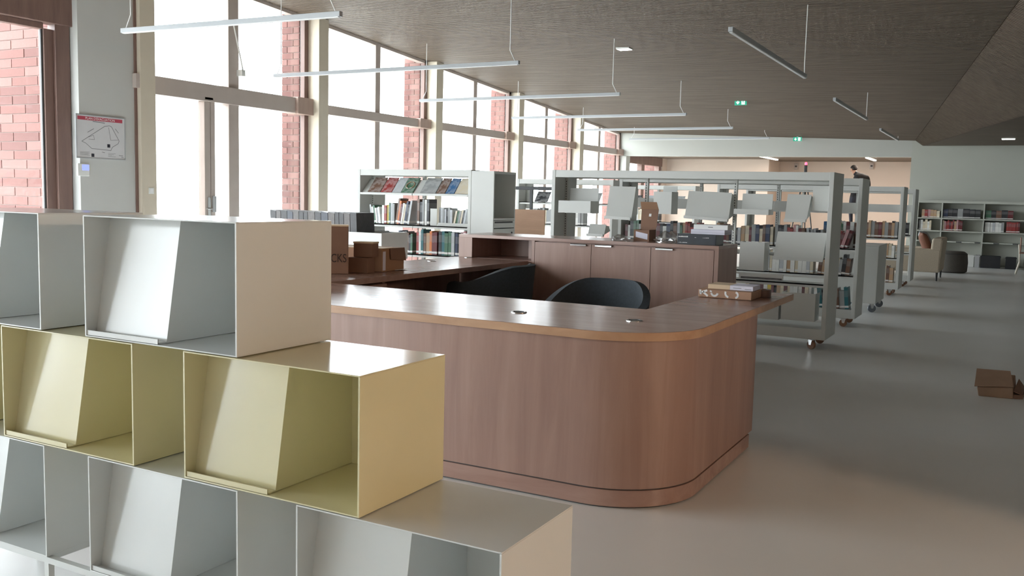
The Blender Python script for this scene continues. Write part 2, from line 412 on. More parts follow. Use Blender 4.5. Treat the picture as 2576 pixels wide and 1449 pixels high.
# window beside/behind the camera in the same wall
w = bpy.data.objects.new('window_7', None); COL.objects.link(w); w.location = (XW, 1.0, 0); ORG[w.name] = Vector(w.location); tag(w, 'timber framed window in the window wall beside the viewer', kind='structure')
for a, b in ((2.6, 2.8), (-3.8, -3.6), (0.9, 1.0), (-1.4, -1.3)): fbox(w, 'frame_post', a, b, 0, 4.0, 0.06, 'frame_wood')
fbox(w, 'head_beam', -3.8, 2.8, 3.9, 4.1, 0.10, 'frame_wood')
for a, b in ((-3.6, -1.4), (-1.3, 0.9), (1.0, 2.6)): glass(w, a, b, 0.1, 3.9)
wl = MB()
wl.box(XW-0.3, XW+0.0, 2.8, 3.4, 0, 5.3); wl.box(XW-0.3, XW+0.0, -4.3, -3.8, 0, 5.4); wl.box(XW-0.3, XW, -3.8, 2.8, 4.08, 5.4); wl.box(XW-0.3, XW, 2.8, 7.4, 3.88, 5.3)
struct('wall_left', wl, 'grey_wall')
XP = XW+0.19
struct('wall_pier', MB().box(XW-0.09, XP, 7.37, 8.19, 0, 4.4), 'grey_wall')['label'] = 'light grey wall pier carrying the evacuation plan'
p = struct('trim_6', MB().box(XP-0.02, XP+0.02, 8.165, 8.198, 0, 4.3), 'frame_wood'); p['label'] = 'slim brown timber strip beside the grey pier'
P = onx(318, 200, XP); single('conduit_box', MB().box(XP, XP+0.07, 8.14, 8.26, P.z-0.09, P.z+0.09), 'window_metal', 'small grey conduit box on the timber strip beside the grey pier', 'electrical box', bevel=0.006)

# end wall with the wide opening and the room beyond -----------------
ew = MB(); XO = -2.35
def zt_(X): return zc(X, YE) if X < foldA(YE) else ZL
ew.hexa([(XW, YE, 2.63), (XO, YE, 2.60), (XO, YE+0.3, 2.60), (XW, YE+0.3, 2.63)], [(XW, YE, 3.5), (XO, YE, 3.25), (XO, YE+0.3, 3.25), (XW, YE+0.3, 3.5)])
ew.box(XW, XW+0.24, YE, YE+0.3, 0, 2.64)
struct('wall_back', ew, 'white_wall')
struct('wall_back_right', MB().box(XO, XR, YE, YE+0.3, 0, 3.3), 'end_wall_dim')
struct('wall_far_room', MB().box(XW-0.2, -6.75, 28.9, 30.6, 0, 2.8).box(-6.75, -1.5, 30.4, 30.6, 0, 2.8).box(XO+0.06, XO+0.4, YE+0.3, 30.5, 0, 2.8).box(XW-0.1, XW+0.12, 28.42, 28.92, 0, 2.8), 'peach_wall')
fc = struct('ceiling_far_room', MB().box(XW-0.3, XO+0.5, YE+0.3, 30.6, 2.72, 2.9), 'slat_wood')
w = bpy.data.objects.new('window_8', None); COL.objects.link(w); w.location = (XW, 27, 0); ORG[w.name] = Vector(w.location); tag(w, 'wood framed window of the further room seen through the wide opening', kind='structure')
for a, b in ((25.3, 25.6), (26.7, 26.95), (28.25, 28.45)): fbox(w, 'frame_post', a, b, 0, 2.72, 0.08, 'frame_wood')
fbox(w, 'head_beam', 25.3, 28.45, 2.45, 2.72, 0.12, 'frame_wood'); glass(w, 25.6, 26.7, 0, 2.45); glass(w, 26.95, 28.25, 0, 2.45)
p = struct('wall_brick_pier_7', MB().box(XW-0.6, XW-0.09, 28.3, 28.6, -0.1, 3), 'mortar'); brick_face(p, XW-0.6, XW-0.09, 28.3, 0, 2.8, stuff=True)
# right side and the side behind the viewer
struct('wall_right', MB().box(XR, XR+0.2, Y0, YE+0.3, 0, 3.2), 'white_wall')
struct('wall_partition', MB().box(2.6, XR, 3.61, 3.75, 0, 3.9), 'bright_wall')['label'] = 'white partition wall right of the viewer'
struct('wall_near', MB().box(-7.7, XR+0.2, Y0-0.2, Y0, 0, 5.5).box(XW-0.3, -9.6, Y0-0.2, Y0, 0, 5.5).box(-9.6, -7.7, Y0-0.2, Y0, 3.4, 5.5), 'bright_wall')
w = bpy.data.objects.new('window_9', None); COL.objects.link(w); w.location = (-6.8, Y0, 0); ORG[w.name] = Vector(w.location); tag(w, 'glazed entrance front behind the viewer', kind='structure')
for a in (-9.6, -7.78): part('frame_post', MB().box(a, a+0.08, Y0-0.12, Y0-0.04, 0, 3.4), 'window_metal', w)
for a in (-9.52,): part('pane', MB().box(a, a+1.76, Y0-0.09, Y0-0.08, 0, 3.4), 'pane_glass', w)
LP = Vector((4.75, 2.75, 2.52))
lt_ = thing('globe_lamp', 'warm globe pendant lamp right of the viewer by the partition', 'pendant lamp', (LP.x, LP.y, LP.z-0.13))

# daylight portals in the window openings
def portal(y0, y1, z0, z1):
    l = bpy.data.lights.new('daylight_portal', 'AREA'); l.shape = 'RECTANGLE'; l.size = z1-z0; l.size_y = y1-y0; l.cycles.is_portal = True
    o = bpy.data.objects.new('daylight_portal', l); COL.objects.link(o); o.location = (XW-0.5, (y0+y1)/2, (z0+z1)/2)
    o.rotation_euler = (0, -math.pi/2, 0)
l = bpy.data.lights.new('daylight_portal', 'AREA'); l.shape = 'RECTANGLE'; l.size = 1.9; l.size_y = 3.4; l.cycles.is_portal = True
o = bpy.data.objects.new('daylight_portal', l); COL.objects.link(o); o.location = (-8.65, Y0-0.3, 1.7); o.rotation_euler = (math.pi/2, 0, 0)
for k in range(5): portal(YN[k]+CW, YN[k+1] if k < 4 else YE, 0.05, 4.3)
portal(3.6, 7.2, 0, 3.3); portal(-3.6, 2.7, 0, 3.9); portal(25.5, 28.4, 0, 2.5)

# wall fittings -----------------------------------------------------
Pa, Pb = onx(190, 289, XP), onx(312.5, 402, XP)
yA, yB = Pa.y, Pb.y; zT, zB = 2.226, 1.722
ev = thing('evacuation_plan', 'white evacuation plan board with a red title band on the grey pier', 'sign', (XP, (yA+yB)/2, zB))
part('board', MB().box(XP+0.001, XP+0.012, yA, yB, zB, zT), 'board_face', ev)
fr = MB(); t = 0.012
for a in ((yA-t, yB+t, zB-t, zB), (yA-t, yB+t, zT, zT+t), (yA-t, yA, zB, zT), (yB, yB+t, zB, zT)): fr.box(XP+0.001, XP+0.018, *a)
part('frame', fr, 'alu', ev)
part('title_band', MB().box(XP+0.012, XP+0.0135, yA+0.015, yB-0.03, zT-0.055, zT-0.012), 'red_banner', ev)
MT = lambda y, z: Matrix.Translation((XP+0.0142, y, z)) @ Matrix.Rotation(math.pi/2, 4, 'Z') @ Matrix.Rotation(math.pi/2, 4, 'X')
text_part('title_lettering', "PLAN D'EVACUATION", 0.042, MT((yA+yB)/2-0.01, zT-0.047), 'paper_white', ev, 0.0003, 'CENTER')
ln = MB()
def uv(u, v): return (yA+(yB-yA)*u, zT-(zT-zB)*v)
def line(pts, w=0.003):
    for (a, b) in zip(pts[:-1], pts[1:]):
        p0, p1 = Vector(uv(*a)), Vector(uv(*b)); d = (p1-p0); n_ = Vector((-d.y, d.x)).normalized()*w
        ln.hexa([(XP+0.0122, p0.x-n_.x, p0.y-n_.y), (XP+0.0122, p0.x+n_.x, p0.y+n_.y), (XP+0.0122, p1.x+n_.x, p1.y+n_.y), (XP+0.0122, p1.x-n_.x, p1.y-n_.y)],
                [(XP+0.013, p0.x-n_.x, p0.y-n_.y), (XP+0.013, p0.x+n_.x, p0.y+n_.y), (XP+0.013, p1.x+n_.x, p1.y+n_.y), (XP+0.013, p1.x-n_.x, p1.y-n_.y)])
line([(0.10, 0.62), (0.22, 0.52), (0.58, 0.22), (0.68, 0.20), (0.72, 0.22), (0.88, 0.55), (0.86, 0.62), (0.73, 0.72), (0.70, 0.80), (0.30, 0.78), (0.18, 0.66), (0.10, 0.62)])
line([(0.22, 0.40), (0.35, 0.30)]); line([(0.80, 0.26), (0.87, 0.36)]); line([(0.22, 0.52), (0.34, 0.46), (0.36, 0.56), (0.24, 0.56)], 0.002); line([(0.66, 0.24), (0.70, 0.55), (0.86, 0.53)], 0.002)
line([(0.33, 0.13), (0.58, 0.145)], 0.004); line([(0.51, 0.85), (0.57, 0.86)], 0.003)
for r in range(5): line([(0.06, 0.87+0.02*r), (0.26-0.03*(r % 2), 0.872+0.02*r)], 0.0016)
for r in range(4): line([(0.64, 0.87+0.025*r), (0.80-0.04*(r % 3), 0.872+0.025*r)], 0.0016)
line([(0.87, 0.91), (0.96, 0.915)], 0.003); line([(0.92, 0.95), (0.97, 0.952)], 0.003)
part('plan_drawing', ln, 'ink_grey', ev)
for u_, v_ in ((0.655, 0.69), (0.32, 0.94)):
    a, b = uv(u_, v_); part('plan_mark', MB().box(XP+0.0122, XP+0.0135, a-0.02, a+0.02, b-0.02, b+0.02), 'trouser_dark', ev)
Pt = onx(207, 427, XP)
th = thing('thermostat', 'wall thermostat with a lit blue screen below the evacuation plan', 'thermostat', (XP, Pt.y, Pt.z-0.08))
part('case', MB().box(XP+0.001, XP+0.028, Pt.y-0.08, Pt.y+0.08, Pt.z-0.075, Pt.z+0.075), 'white_steel', th, bevel=0.006)
part('screen', MB().box(XP+0.028, XP+0.030, Pt.y-0.02, Pt.y+0.07, Pt.z-0.005, Pt.z+0.06), 'lcd_blue', th)
XC = XW+CD; Ps = onx(380, 480, XC)
sw = thing('light_switch', 'small white light switch on the column beside the glazed doors', 'switch', (XC, Ps.y, Ps.z-0.04))
part('plate', MB().box(XC+0.001, XC+0.010, Ps.y-0.04, Ps.y+0.04, Ps.z-0.04, Ps.z+0.04), 'white_steel', sw, bevel=0.003)
part('rocker', MB().box(XC+0.010, XC+0.015, Ps.y-0.025, Ps.y+0.025, Ps.z-0.025, Ps.z+0.025), 'paper_white', sw, bevel=0.002)

# ================================================================== PENDANT LIGHTS
def pendant(label, p0, p1, group, kink, near=True):
    p0, p1 = Vector(p0), Vector(p1); d = (p1-p0).normalized(); n_ = d.cross(Vector((0, 0, 1))).normalized()
    t = thing('linear_pendant', label, 'pendant lamp', (p0+p1)/2, group)
    b = MB(); w_, h_ = 0.022, 0.046
    def q(p, z): return [p-n_*w_+Vector((0, 0, z)), p+n_*w_+Vector((0, 0, z))]
    A, B = q(p0, 0), q(p1, 0); A2, B2 = q(p0, h_), q(p1, h_)
    b.hexa([A[0], A[1], B[1], B[0]], [A2[0], A2[1], B2[1], B2[0]])
    part('housing', b, 'bar_grey', t, bevel=0.003)
    e = d*0.02
    b = MB(); b.hexa([p0+e-n_*0.016+Vector((0, 0, -0.006)), p0+e+n_*0.016+Vector((0, 0, -0.006)), p1-e+n_*0.016+Vector((0, 0, -0.006)), p1-e-n_*0.016+Vector((0, 0, -0.006))],
                     [p0+e-n_*0.016, p0+e+n_*0.016, p1-e+n_*0.016, p1-e-n_*0.016])
    part('diffuser', b, 'paper_white', t)
    for a, s in (((p0, 1), (p1, -1)) if near else ((p1, -1),)):
        a1 = a+d*s*0.06; top = zc(a1.x+(-s*0)*0, a1.y)
        k = a1+d*s*kink
        part('cable', MB().tube([a1+Vector((0, 0, h_)), k+Vector((0, 0, h_+0.13)), (k.x, k.y, zc(k.x, k.y)+0.02)], 0.006, 6), 'paper_white', t)
yl = [6.55, 10.15, 13.594, 17.068, 20.372, 23.659]
xr = [None, None, -5.52, -5.575, -5.58, -5.545]
names = ['nearest', 'second', 'third', 'fourth', 'fifth', 'farthest']
for i, yy in enumerate(yl):
    if i == 0: L_, R_ = ony(307, 60, yy), ony(858, 27, yy); z = 3.0
    elif i == 1: L_, R_ = ony(690, 177, yy), ony(1306, 160, yy); z = 2.99
    else: R_ = Vector((xr[i], yy, 3)); L_ = Vector((xr[i]-3.75, yy, 3)); z = 2.985
    if i == 0: L_.z, R_.z = R_.z-0.02, R_.z-0.05; 
    pendant('%s of the long white linear pendant lamps hung along the windows' % names[i], (L_.x, yy, z if i else L_.z), (R_.x, yy, z if i else R_.z), 'pendants by the windows', 0.07)
for i, (x, ya, yb) in enumerate(((-2.44, 8.66, 12.15), (-2.53, 14.84, 18.33), (-2.6, 20.87, 24.24))):
    pendant('%s of the linear pendant lamps pointing towards the end wall near the ceiling fold' % ['nearest', 'middle one', 'farthest'][i], (x, ya, 2.95), (x, yb, 2.95), 'pendants near the ceiling fold', 0.02, False)
gl = MB().lathe((LP.x, LP.y, LP.z), [(0.02, -0.13), (0.08, -0.10), (0.125, -0.03), (0.125, 0.03), (0.08, 0.10), (0.02, 0.13)], 20)
part('globe', gl, 'lamp_globe', lt_, smooth=True); part('cord', MB().tube([(LP.x, LP.y, LP.z+0.125), (LP.x, LP.y, ZL)], 0.006, 6), 'black_plastic', lt_)
# recessed lights
def recessed(label, X, Y, Z, L, Wd, m, name='recessed_light'):
    t = thing(name, label, 'ceiling light', (X, Y, Z-0.02))
    part('trim_ring', MB().box(X-L/2-0.012, X+L/2+0.012, Y-Wd/2-0.012, Y+Wd/2+0.012, Z-0.016, Z+0.03), 'white_steel', t)
    part('lens', MB().box(X-L/2, X+L/2, Y-Wd/2, Y+Wd/2, Z-0.022, Z-0.016), m, t)
recessed('small bright recessed light in the slatted ceiling above the windows row', -5.745, 14.257, zc(-5.745, 14.257), 0.20, 0.16, 'lamp_lit')
recessed('small bright recessed light in the low flat ceiling at the right', -0.23, 22.48, ZL, 0.24, 0.22, 'lamp_lit')
for i, (X, ya, yb) in enumerate(((-6.37, 26.24, 28.3), (-3.65, 26.84, 28.6))):
    t = thing('tube_light', ['lit tube light in the further room left of the tripod', 'lit tube light in the further room above the person'][i], 'ceiling light', (X, (ya+yb)/2, 2.66))
    part('housing', MB().box(X-0.05, X+0.05, ya, yb, 2.69, 2.72), 'white_steel', t)
    part('tube', MB().box(X-0.035, X+0.035, ya+0.02, yb-0.02, 2.66, 2.69), 'lamp_warm', t)
    l = bpy.data.lights.new('tube_glow', 'AREA'); l.shape = 'RECTANGLE'; l.size = 0.07; l.size_y = yb-ya; l.energy = 16; l.color = (1, 0.86, 0.74)
    o = bpy.data.objects.new('tube_glow', l); COL.objects.link(o); o.location = (X, (ya+yb)/2, 2.65)
# exit signs
def exit_sign(label, cx, cy_, Y, wpx, hpx):
    c = ony(cx, cy_, Y); w_ = (ony(cx+wpx/2, cy_, Y)-ony(cx-wpx/2, cy_, Y)).length; h_ = w_*0.5
    t = thing('exit_sign', label, 'exit sign', (c.x, Y, c.z-h_/2))
    x0, x1, z0, z1 = c.x-w_/2, c.x+w_/2, c.z-h_/2, c.z+h_/2
    part('panel', MB().box(x0, x1, Y, Y+0.02, z0, z1), 'exit_green', t)
    part('mount', MB().box(c.x-0.02, c.x+0.02, Y+0.004, Y+0.016, z1, zc(c.x, Y)+0.03), 'alu', t)
    a = MB(); ax = x0+w_*0.27; u_ = h_
    def pl(pts): a.add([(p_[0], Y-0.003, p_[1]) for p_ in pts]+[(p_[0], Y-0.0005, p_[1]) for p_ in pts], [tuple(range(len(pts))), tuple(reversed(range(len(pts), 2*len(pts))))]+[(i, i+len(pts), (i+1) % len(pts)+len(pts), (i+1) % len(pts)) for i in range(len(pts))])
    zc_ = c.z
    pl([(ax-.06*u_, zc_+.32*u_), (ax-.06*u_, zc_-.2*u_), (ax+.06*u_, zc_-.2*u_), (ax+.06*u_, zc_+.32*u_)])
    pl([(ax-.28*u_, zc_+.02*u_), (ax, zc_-.36*u_), (ax, zc_-.2*u_), (ax-.2*u_, zc_+.1*u_)]); pl([(ax+.28*u_, zc_+.02*u_), (ax+.2*u_, zc_+.1*u_), (ax, zc_-.2*u_), (ax, zc_-.36*u_)])
    part('arrow', a, 'exit_white', t)
    dx = x0+w_*0.72
    part('door_pictogram', MB().box(dx-.27*u_, dx+.27*u_, Y-0.003, Y-0.0005, zc_-.38*u_, zc_+.38*u_), 'exit_white', t)
    a = MB()
    pl([(dx-.02*u_, zc_+.24*u_), (dx+.06*u_, zc_+.24*u_), (dx+.06*u_, zc_+.32*u_), (dx-.02*u_, zc_+.32*u_)])
    pl([(dx-.08*u_, zc_+.2*u_), (dx-.06*u_, zc_-.06*u_), (dx+.04*u_, zc_-.04*u_), (dx+.08*u_, zc_+.2*u_)])
    pl([(dx-.06*u_, zc_-.04*u_), (dx-.22*u_, zc_-.3*u_), (dx-.14*u_, zc_-.32*u_), (dx+.02*u_, zc_-.06*u_)]); pl([(dx-.02*u_, zc_-.02*u_), (dx+.16*u_, zc_-.14*u_), (dx+.14*u_, zc_-.34*u_), (dx+.2*u_, zc_-.34*u_), (dx+.24*u_, zc_-.1*u_), (dx+.05*u_, zc_+.04*u_)])
    pl([(dx-.06*u_, zc_+.18*u_), (dx-.2*u_, zc_+.04*u_), (dx-.16*u_, zc_+.0*u_), (dx-.04*u_, zc_+.12*u_)])
    for v in range(len(a.v)): a.v[v] = (a.v[v][0], a.v[v][1]-0.003, a.v[v][2])
    part('running_figure', a, 'exit_green', t)
exit_sign('larger green exit sign hanging from the slatted ceiling', 1863, 257, 19.3, 30, 16)
exit_sign('smaller green exit sign in front of the white lintel', 2006, 350, 24.75, 21, 11)

# ================================================================== DISPLAY BOXES (foreground stack)
BW, BH, BD, BY, TS = 0.606, 0.3585, 0.382, 1.77, 0.005
def display_box(x, z, m, label):
    t = thing('display_box', label, 'display box', (x, BY, z), 'stacked metal display boxes')
    e = 0.0012
    s = MB().box(x, x+BW, BY, BY+BD, z+e, z+TS); part('bottom_panel', s, m, t, bevel=0.001)
    s = MB().box(x, x+BW, BY, BY+BD, z+BH-TS, z+BH-e); part('top_panel', s, m, t, bevel=0.001)
    part('side_panel', MB().box(x, x+TS, BY, BY+BD, z+TS, z+BH-TS), m, t); part('side_panel', MB().box(x+BW-TS, x+BW, BY, BY+BD, z+TS, z+BH-TS), m, t)
    part('back_panel', MB().box(x+TS, x+BW-TS, BY+0.355, BY+0.360, z+TS, z+BH-TS), m, t)
    xr_ = x+0.303; b0, b1 = BY+0.034, BY+0.090; za, zb = z+TS+0.001, z+BH-TS-0.001
    d = MB()
    d.slab([(x+TS, b0, za), (xr_, b0, za), (xr_, b1, zb), (x+TS, b1, zb)], (0, 0.004, 0))
    d.box(x+TS+0.001, xr_-0.0, BY+0.004, b0+0.002, za, za+0.004); d.box(x+TS+0.001, xr_, BY+0.003, BY+0.007, za, za+0.014)
    part('display_panel', d, m, t)
    c = MB(); c.slab([(xr_-0.004, b0+0.004, za), (xr_-0.004, BY+0.355, za), (xr_-0.004, BY+0.355, zb), (xr_-0.004, b1+0.004, zb)], (0.004, 0, 0))
    part('divider', c, m, t)
    return t
ZR = [0.930, 0.5712, 0.2125]
display_box(-2.382, ZR[0], 'box_white', 'white open metal display box at the right end of the top row')
display_box(-3.192, ZR[0], 'box_white', 'white open metal display box at the left end of the top row')
display_box(-1.976, ZR[1], 'box_yellow', 'pale yellow display box at the right end of the middle row')
display_box(-2.786, ZR[1], 'box_yellow', 'pale yellow display box second from the right in the middle row')
display_box(-3.596, ZR[1], 'box_yellow', 'pale yellow display box cut off at the left edge of the middle row')
display_box(-1.572, ZR[2], 'box_white', 'white display box at the right end of the lowest row')
display_box(-2.382, ZR[2], 'box_white', 'white display box in the middle of the lowest row')
display_box(-3.192, ZR[2], 'box_white', 'white display box at the left of the lowest row, on the legs')
bf = thing('base_frame', 'white metal leg frame carrying the lowest row of display boxes', 'frame', (-2.2, BY+0.19, 0))
fm = MB()
for yy in (BY+0.004, BY+BD-0.024): fm.box(-3.19, -0.97, yy, yy+0.02, 0.192, 0.2115)
for xx in (-3.19, -2.62, -1.8, -0.99): fm.box(xx, xx+0.02, BY+0.024, BY+BD-0.024, 0.192, 0.2115)
part('rail', fm, 'box_white', bf)
for xx in (-3.19, -2.605, -1.76, -0.99):
    for yy in (BY+0.004, BY+BD-0.024): part('leg', MB().box(xx, xx+0.02, yy, yy+0.02, 0, 0.192), 'box_white', bf)

# ================================================================== RECEPTION DESK
ZD = 0.795
desk = thing('reception_desk', 'large wood laminate reception desk with a rounded front corner', 'desk', (-2.9, 4.2, 0))
R0 = 0.42
def arc(cx, cy_, r, a0, a1, n=14): return [(cx+r*math.cos(math.radians(a0+(a1-a0)*i/n)), cy_+r*math.sin(math.radians(a0+(a1-a0)*i/n))) for i in range(n+1)]
XDR, YDF = -1.215, 3.705
top = [(-4.64, YDF)]+arc(XDR-R0, YDF+R0, R0, -90, 0)+[(XDR, 6.06), (-1.685, 6.06), (-1.685, 4.62), (-3.86, 4.62), (-3.86, 7.44), (-4.64, 7.44)]
ct = part('countertop', MB().prism(top, ZD-0.04, ZD), 'laminate_flat', desk, bevel=0.002)
def shell(off, z0, z1, yend, th=0.03):
    o_ = [(-4.62, YDF+off)]+arc(XDR-R0, YDF+R0, R0-off, -90, 0)+[(XDR-off, yend)]
    i_ = [(-4.62, YDF+off+th)]+arc(XDR-R0, YDF+R0, R0-off-th, -90, 0)+[(XDR-off-th, yend)]
    n = len(o_); m_ = MB()
    vs = [(x, y, z0) for x, y in o_]+[(x, y, z0) for x, y in i_]+[(x, y, z1) for x, y in o_]+[(x, y, z1) for x, y in i_]
    fs = []
    for i in range(n-1):
        fs += [(i, i+1, 2*n+i+1, 2*n+i), (n+i+1, n+i, 3*n+i, 3*n+i+1), (2*n+i, 2*n+i+1, 3*n+i+1, 3*n+i), (i+1, i, n+i, n+i+1)]
    fs += [(0, 2*n, 3*n, n), (n-1, 2*n-1, 4*n-1, 3*n-1)]
    return m_.add(vs, fs)
part('edge_band', shell(-0.0015, ZD-0.039, ZD-0.001, 6.055, 0.0012), 'laminate_edge', desk, smooth=True)
part('front_panel', shell(0.012, 0.088, ZD-0.04, 5.17), 'laminate_vertical', desk, smooth=True)
part('plinth', shell(0.009, 0.008, 0.082, 5.10), 'laminate_flat', desk, smooth=True)
part('plinth_gap', shell(0.02, 0.0, 0.088, 5.08, 0.02), 'slot_dark', desk, smooth=True)
pm = MB(); pm.box(-4.62, -4.59, YDF+0.05, 7.44, 0, ZD-0.04)
part('outer_side_panel', pm, 'laminate_vertical', desk)
part('support_panel', MB().box(-4.59, -3.95, 5.35, 5.38, 0, ZD-0.04), 'laminate_vertical', desk)
part('drawer_pedestal', MB().box(-4.35, -3.9, 4.75, 5.34, 0, ZD-0.06), 'laminate_vertical', desk, bevel=0.003)
part('end_panel', MB().box(-1.66, -1.26, 5.14, 5.17, 0.0, ZD-0.04), 'laminate_vertical', desk)
for i, (a, b) in enumerate((((1281, 786), (1330, 786)), ((1570, 806), (1622, 808)), ((1075, 657), (1098, 657)), ((1172, 648), (1185, 648)))):
    P, Q = onz(*a, ZD), onz(*b, ZD); c = (P+Q)/2
    ring = [(0.040, -0.01), (0.040, 0.003), (0.036, 0.005), (0.030, 0.005), (0.030, 0.001)]
    g = part('cable_grommet', MB().lathe((c.x, c.y, ZD), ring, 24), 'chrome', desk, smooth=True)
    part('grommet_cap', MB().box(c.x-0.026, c.x+0.026, c.y-0.004, c.y+0.026, ZD+0.001, ZD+0.004), 'slot_dark', g)

# back cabinet with open hutch
YF, YB, ZC = 7.45, 8.03, 1.012
cab = thing('storage_cabinet', 'wood laminate cabinet with three doors behind the reception desk', 'cabinet', (-3.36, 7.74, 0))
part('cabinet_top', MB().box(-4.61, -2.11, YF, YB, ZC-0.03, ZC), 'laminate_flat', cab, bevel=0.002)
b = MB(); b.box(-2.145, -2.11, YF, YB, 0, ZC-0.03); b.box(-3.835, -3.805, YF, YB, 0, ZC-0.03); b.box(-3.805, -2.145, YB-0.02, YB, 0.0, ZC-0.03); b.box(-3.805, -2.145, YF+0.03, YB-0.02, 0, 0.08); b.box(-3.805, -2.145, YF+0.03, YB-0.02, 0.92, ZC-0.03)
part('carcass', b, 'laminate_vertical', cab)
for i, (a, c, hx) in enumerate(((-3.801, -3.247, (-3.441, -3.29)), (-3.243, -2.696, (-3.203, -3.05)), (-2.692, -2.149, (-2.648, -2.497)))):
    d = part('door', MB().box(a, c, YF, YF+0.02, 0.085, 0.973), 'laminate_vertical', cab, bevel=0.0015)
    h_ = MB().box(hx[0], hx[1], YF-0.022, YF-0.001, 0.970, 0.975); h_.box(hx[0], hx[1], YF-0.022, YF-0.018, 0.958, 0.975)
    part('handle', h_, 'chrome', d)
hu = MB(); hu.box(-4.61, -4.465, YF, YB, 0, ZC-0.03); hu.box(-4.465, -3.835, YB-0.02, YB, 0, ZC-0.03); hu.box(-4.02, -3.99, 7.75, YB-0.02, ZD, ZC-0.03); hu.box(-4.465, -3.835, YF+0.01, YB-0.02, ZD-0.04, ZD)
part('hutch', hu, 'laminate_vertical', cab)

# tub chairs
def tub_chair(label, x, y, rot, m='fabric_dark', s=1.0, hb=0.80, ha=0.60, rx=0.34):
    t = thing('tub_chair', label, 'chair', (x, y, 0), None, rot)
    sh = MB(); n = 40; ry, th = 0.33, 0.045; rows = 7
    A = math.radians(142)
    def prof(a):
        k = abs(a)/A
        h_ = ha+(hb-ha)*0.5*(1+math.cos(min(1, max(0, (k-0.18)/0.62))*math.pi))
        return h_ if k < 0.9 else h_-0.1*((k-0.9)/0.1)**2
    grid = []
    for side in (0, 1):
        for j in range(rows+1):
            for i in range(n+1):
                a = -A+2*A*i/n; zt_ = prof(a); z = 0.36+(zt_-0.36)*j/rows
                fl = 1.0+0.10*(j/rows)
                r_ = (1.0 if side == 0 else 1-th/rx)*fl
                if j == rows: z -= 0.012 if side == 0 else 0.004
                grid.append((math.sin(a)*rx*r_, math.cos(a)*ry*r_, z))
    N = (rows+1)*(n+1); fs = []
    idx = lambda s_, j, i: s_*N+j*(n+1)+i
    for j in range(rows):
        for i in range(n):
            fs.append((idx(0, j, i+1), idx(0, j, i), idx(0, j+1, i), idx(0, j+1, i+1))); fs.append((idx(1, j, i), idx(1, j, i+1), idx(1, j+1, i+1), idx(1, j+1, i)))
    for i in range(n):
        fs.append((idx(0, rows, i+1), idx(0, rows, i), idx(1, rows, i), idx(1, rows, i+1))); fs.append((idx(0, 0, i), idx(0, 0, i+1), idx(1, 0, i+1), idx(1, 0, i)))
    for j in range(rows):
        fs.append((idx(0, j, 0), idx(1, j, 0), idx(1, j+1, 0), idx(0, j+1, 0))); fs.append((idx(0, j, n), idx(0, j+1, n), idx(1, j+1, n), idx(1, j, n)))
    sh.add(grid, fs)
    o = part('shell', sh, m, t, smooth=True, local=True)
    se = MB().lathe((0, -0.01, 0.36), [(0.02, 0.0), (0.27, 0.0), (0.30, 0.03), (0.30, 0.07), (0.27, 0.10), (0.02, 0.11)], 28)
    part('seat_cushion', se, m, t, smooth=True, local=True)
    part('column', MB().tube([(0, 0, 0.06), (0, 0, 0.365)], 0.025, 12), 'black_plastic', t, local=True)
    for k in range(4):
        a = math.radians(45+90*k); c_, s_ = math.cos(a), math.sin(a)
        part('foot', MB().tube([(c_*0.02, s_*0.02, 0.07), (c_*0.28, s_*0.28, 0.02)], [0.022, 0.018], 8), 'black_plastic', t, local=True)
    return t
tub_chair('dark grey tub chair facing the front of the reception desk', -2.43, 5.68, math.radians(2), hb=0.825, ha=0.66, rx=0.33)
tub_chair('dark grey tub chair turned towards the left desk wing', -3.77, 6.60, math.radians(-84), hb=0.83, ha=0.69, rx=0.37)

# ================================================================== CARDBOARD BOXES ON THE DESK WING
def carton(name, label, cat, c, size, rotz, m, lid=None, extras=None):
    t = thing(name, label, cat, c, None, rotz); ORG[t.name] = Vector((0, 0, 0))
    w_, d_, h_ = size
    part('carton', MB().box(-w_/2, w_/2, -d_/2, d_/2, 0, h_), m, t, local=True, bevel=0.004)
    return t
# tall box with stencilled lettering, partly behind the display boxes
tb = carton('cardboard_box', 'tall cardboard box with stencilled letters at the near end of the desk wing', 'cardboard box', (-4.33, 5.165, ZD+0.001), (0.34, 0.20, 0.345), math.radians(40), 'cardboard_dark')
text_part('stencil_lettering', 'OCKS', 0.085, Matrix.Translation((0.158, -0.1012, 0.085)) @ Matrix.Rotation(math.pi/2, 4, 'X'), 'ink', tb, 0.0006, 'RIGHT', 0.72)
part('lid_seam', MB().box(-0.171, 0.171, -0.101, 0.101, 0.338, 0.347), 'beige_card', tb, local=True)
# large box
lb = carton('cardboard_box', 'wide cardboard box with a paper strip on its corner on the desk wing', 'cardboard box', (-4.335, 5.645, ZD+0.001), (0.50, 0.33, 0.17), math.radians(6), 'cardboard')
part('paper_strip', MB().box(0.2502, 0.2512, -0.155, -0.115, 0.01, 0.15), 'paper_lilac', lb, local=True)
part('dark_print', MB().box(0.08, 0.16, -0.1665, -0.1655, 0.005, 0.09), 'ink', lb, local=True)
part('flap', MB().slab([(0.252, -0.06, 0.17), (0.252, 0.16, 0.17), (0.268, 0.16, 0.07), (0.262, -0.06, 0.09)], (0.004, 0, 0)), 'cardboard_dark', lb, local=True)
part('flap', MB().box(-0.25, 0.25, -0.165, 0.0, 0.1705, 0.1745), 'beige_card', lb, local=True)
part('bottom_flap', MB().slab([(0.252, 0.02, 0.002), (0.252, 0.155, 0.002), (0.29, 0.155, 0.006), (0.29, 0.02, 0.006)], (0, 0, 0.003)), 'paper_white', lb, local=True)
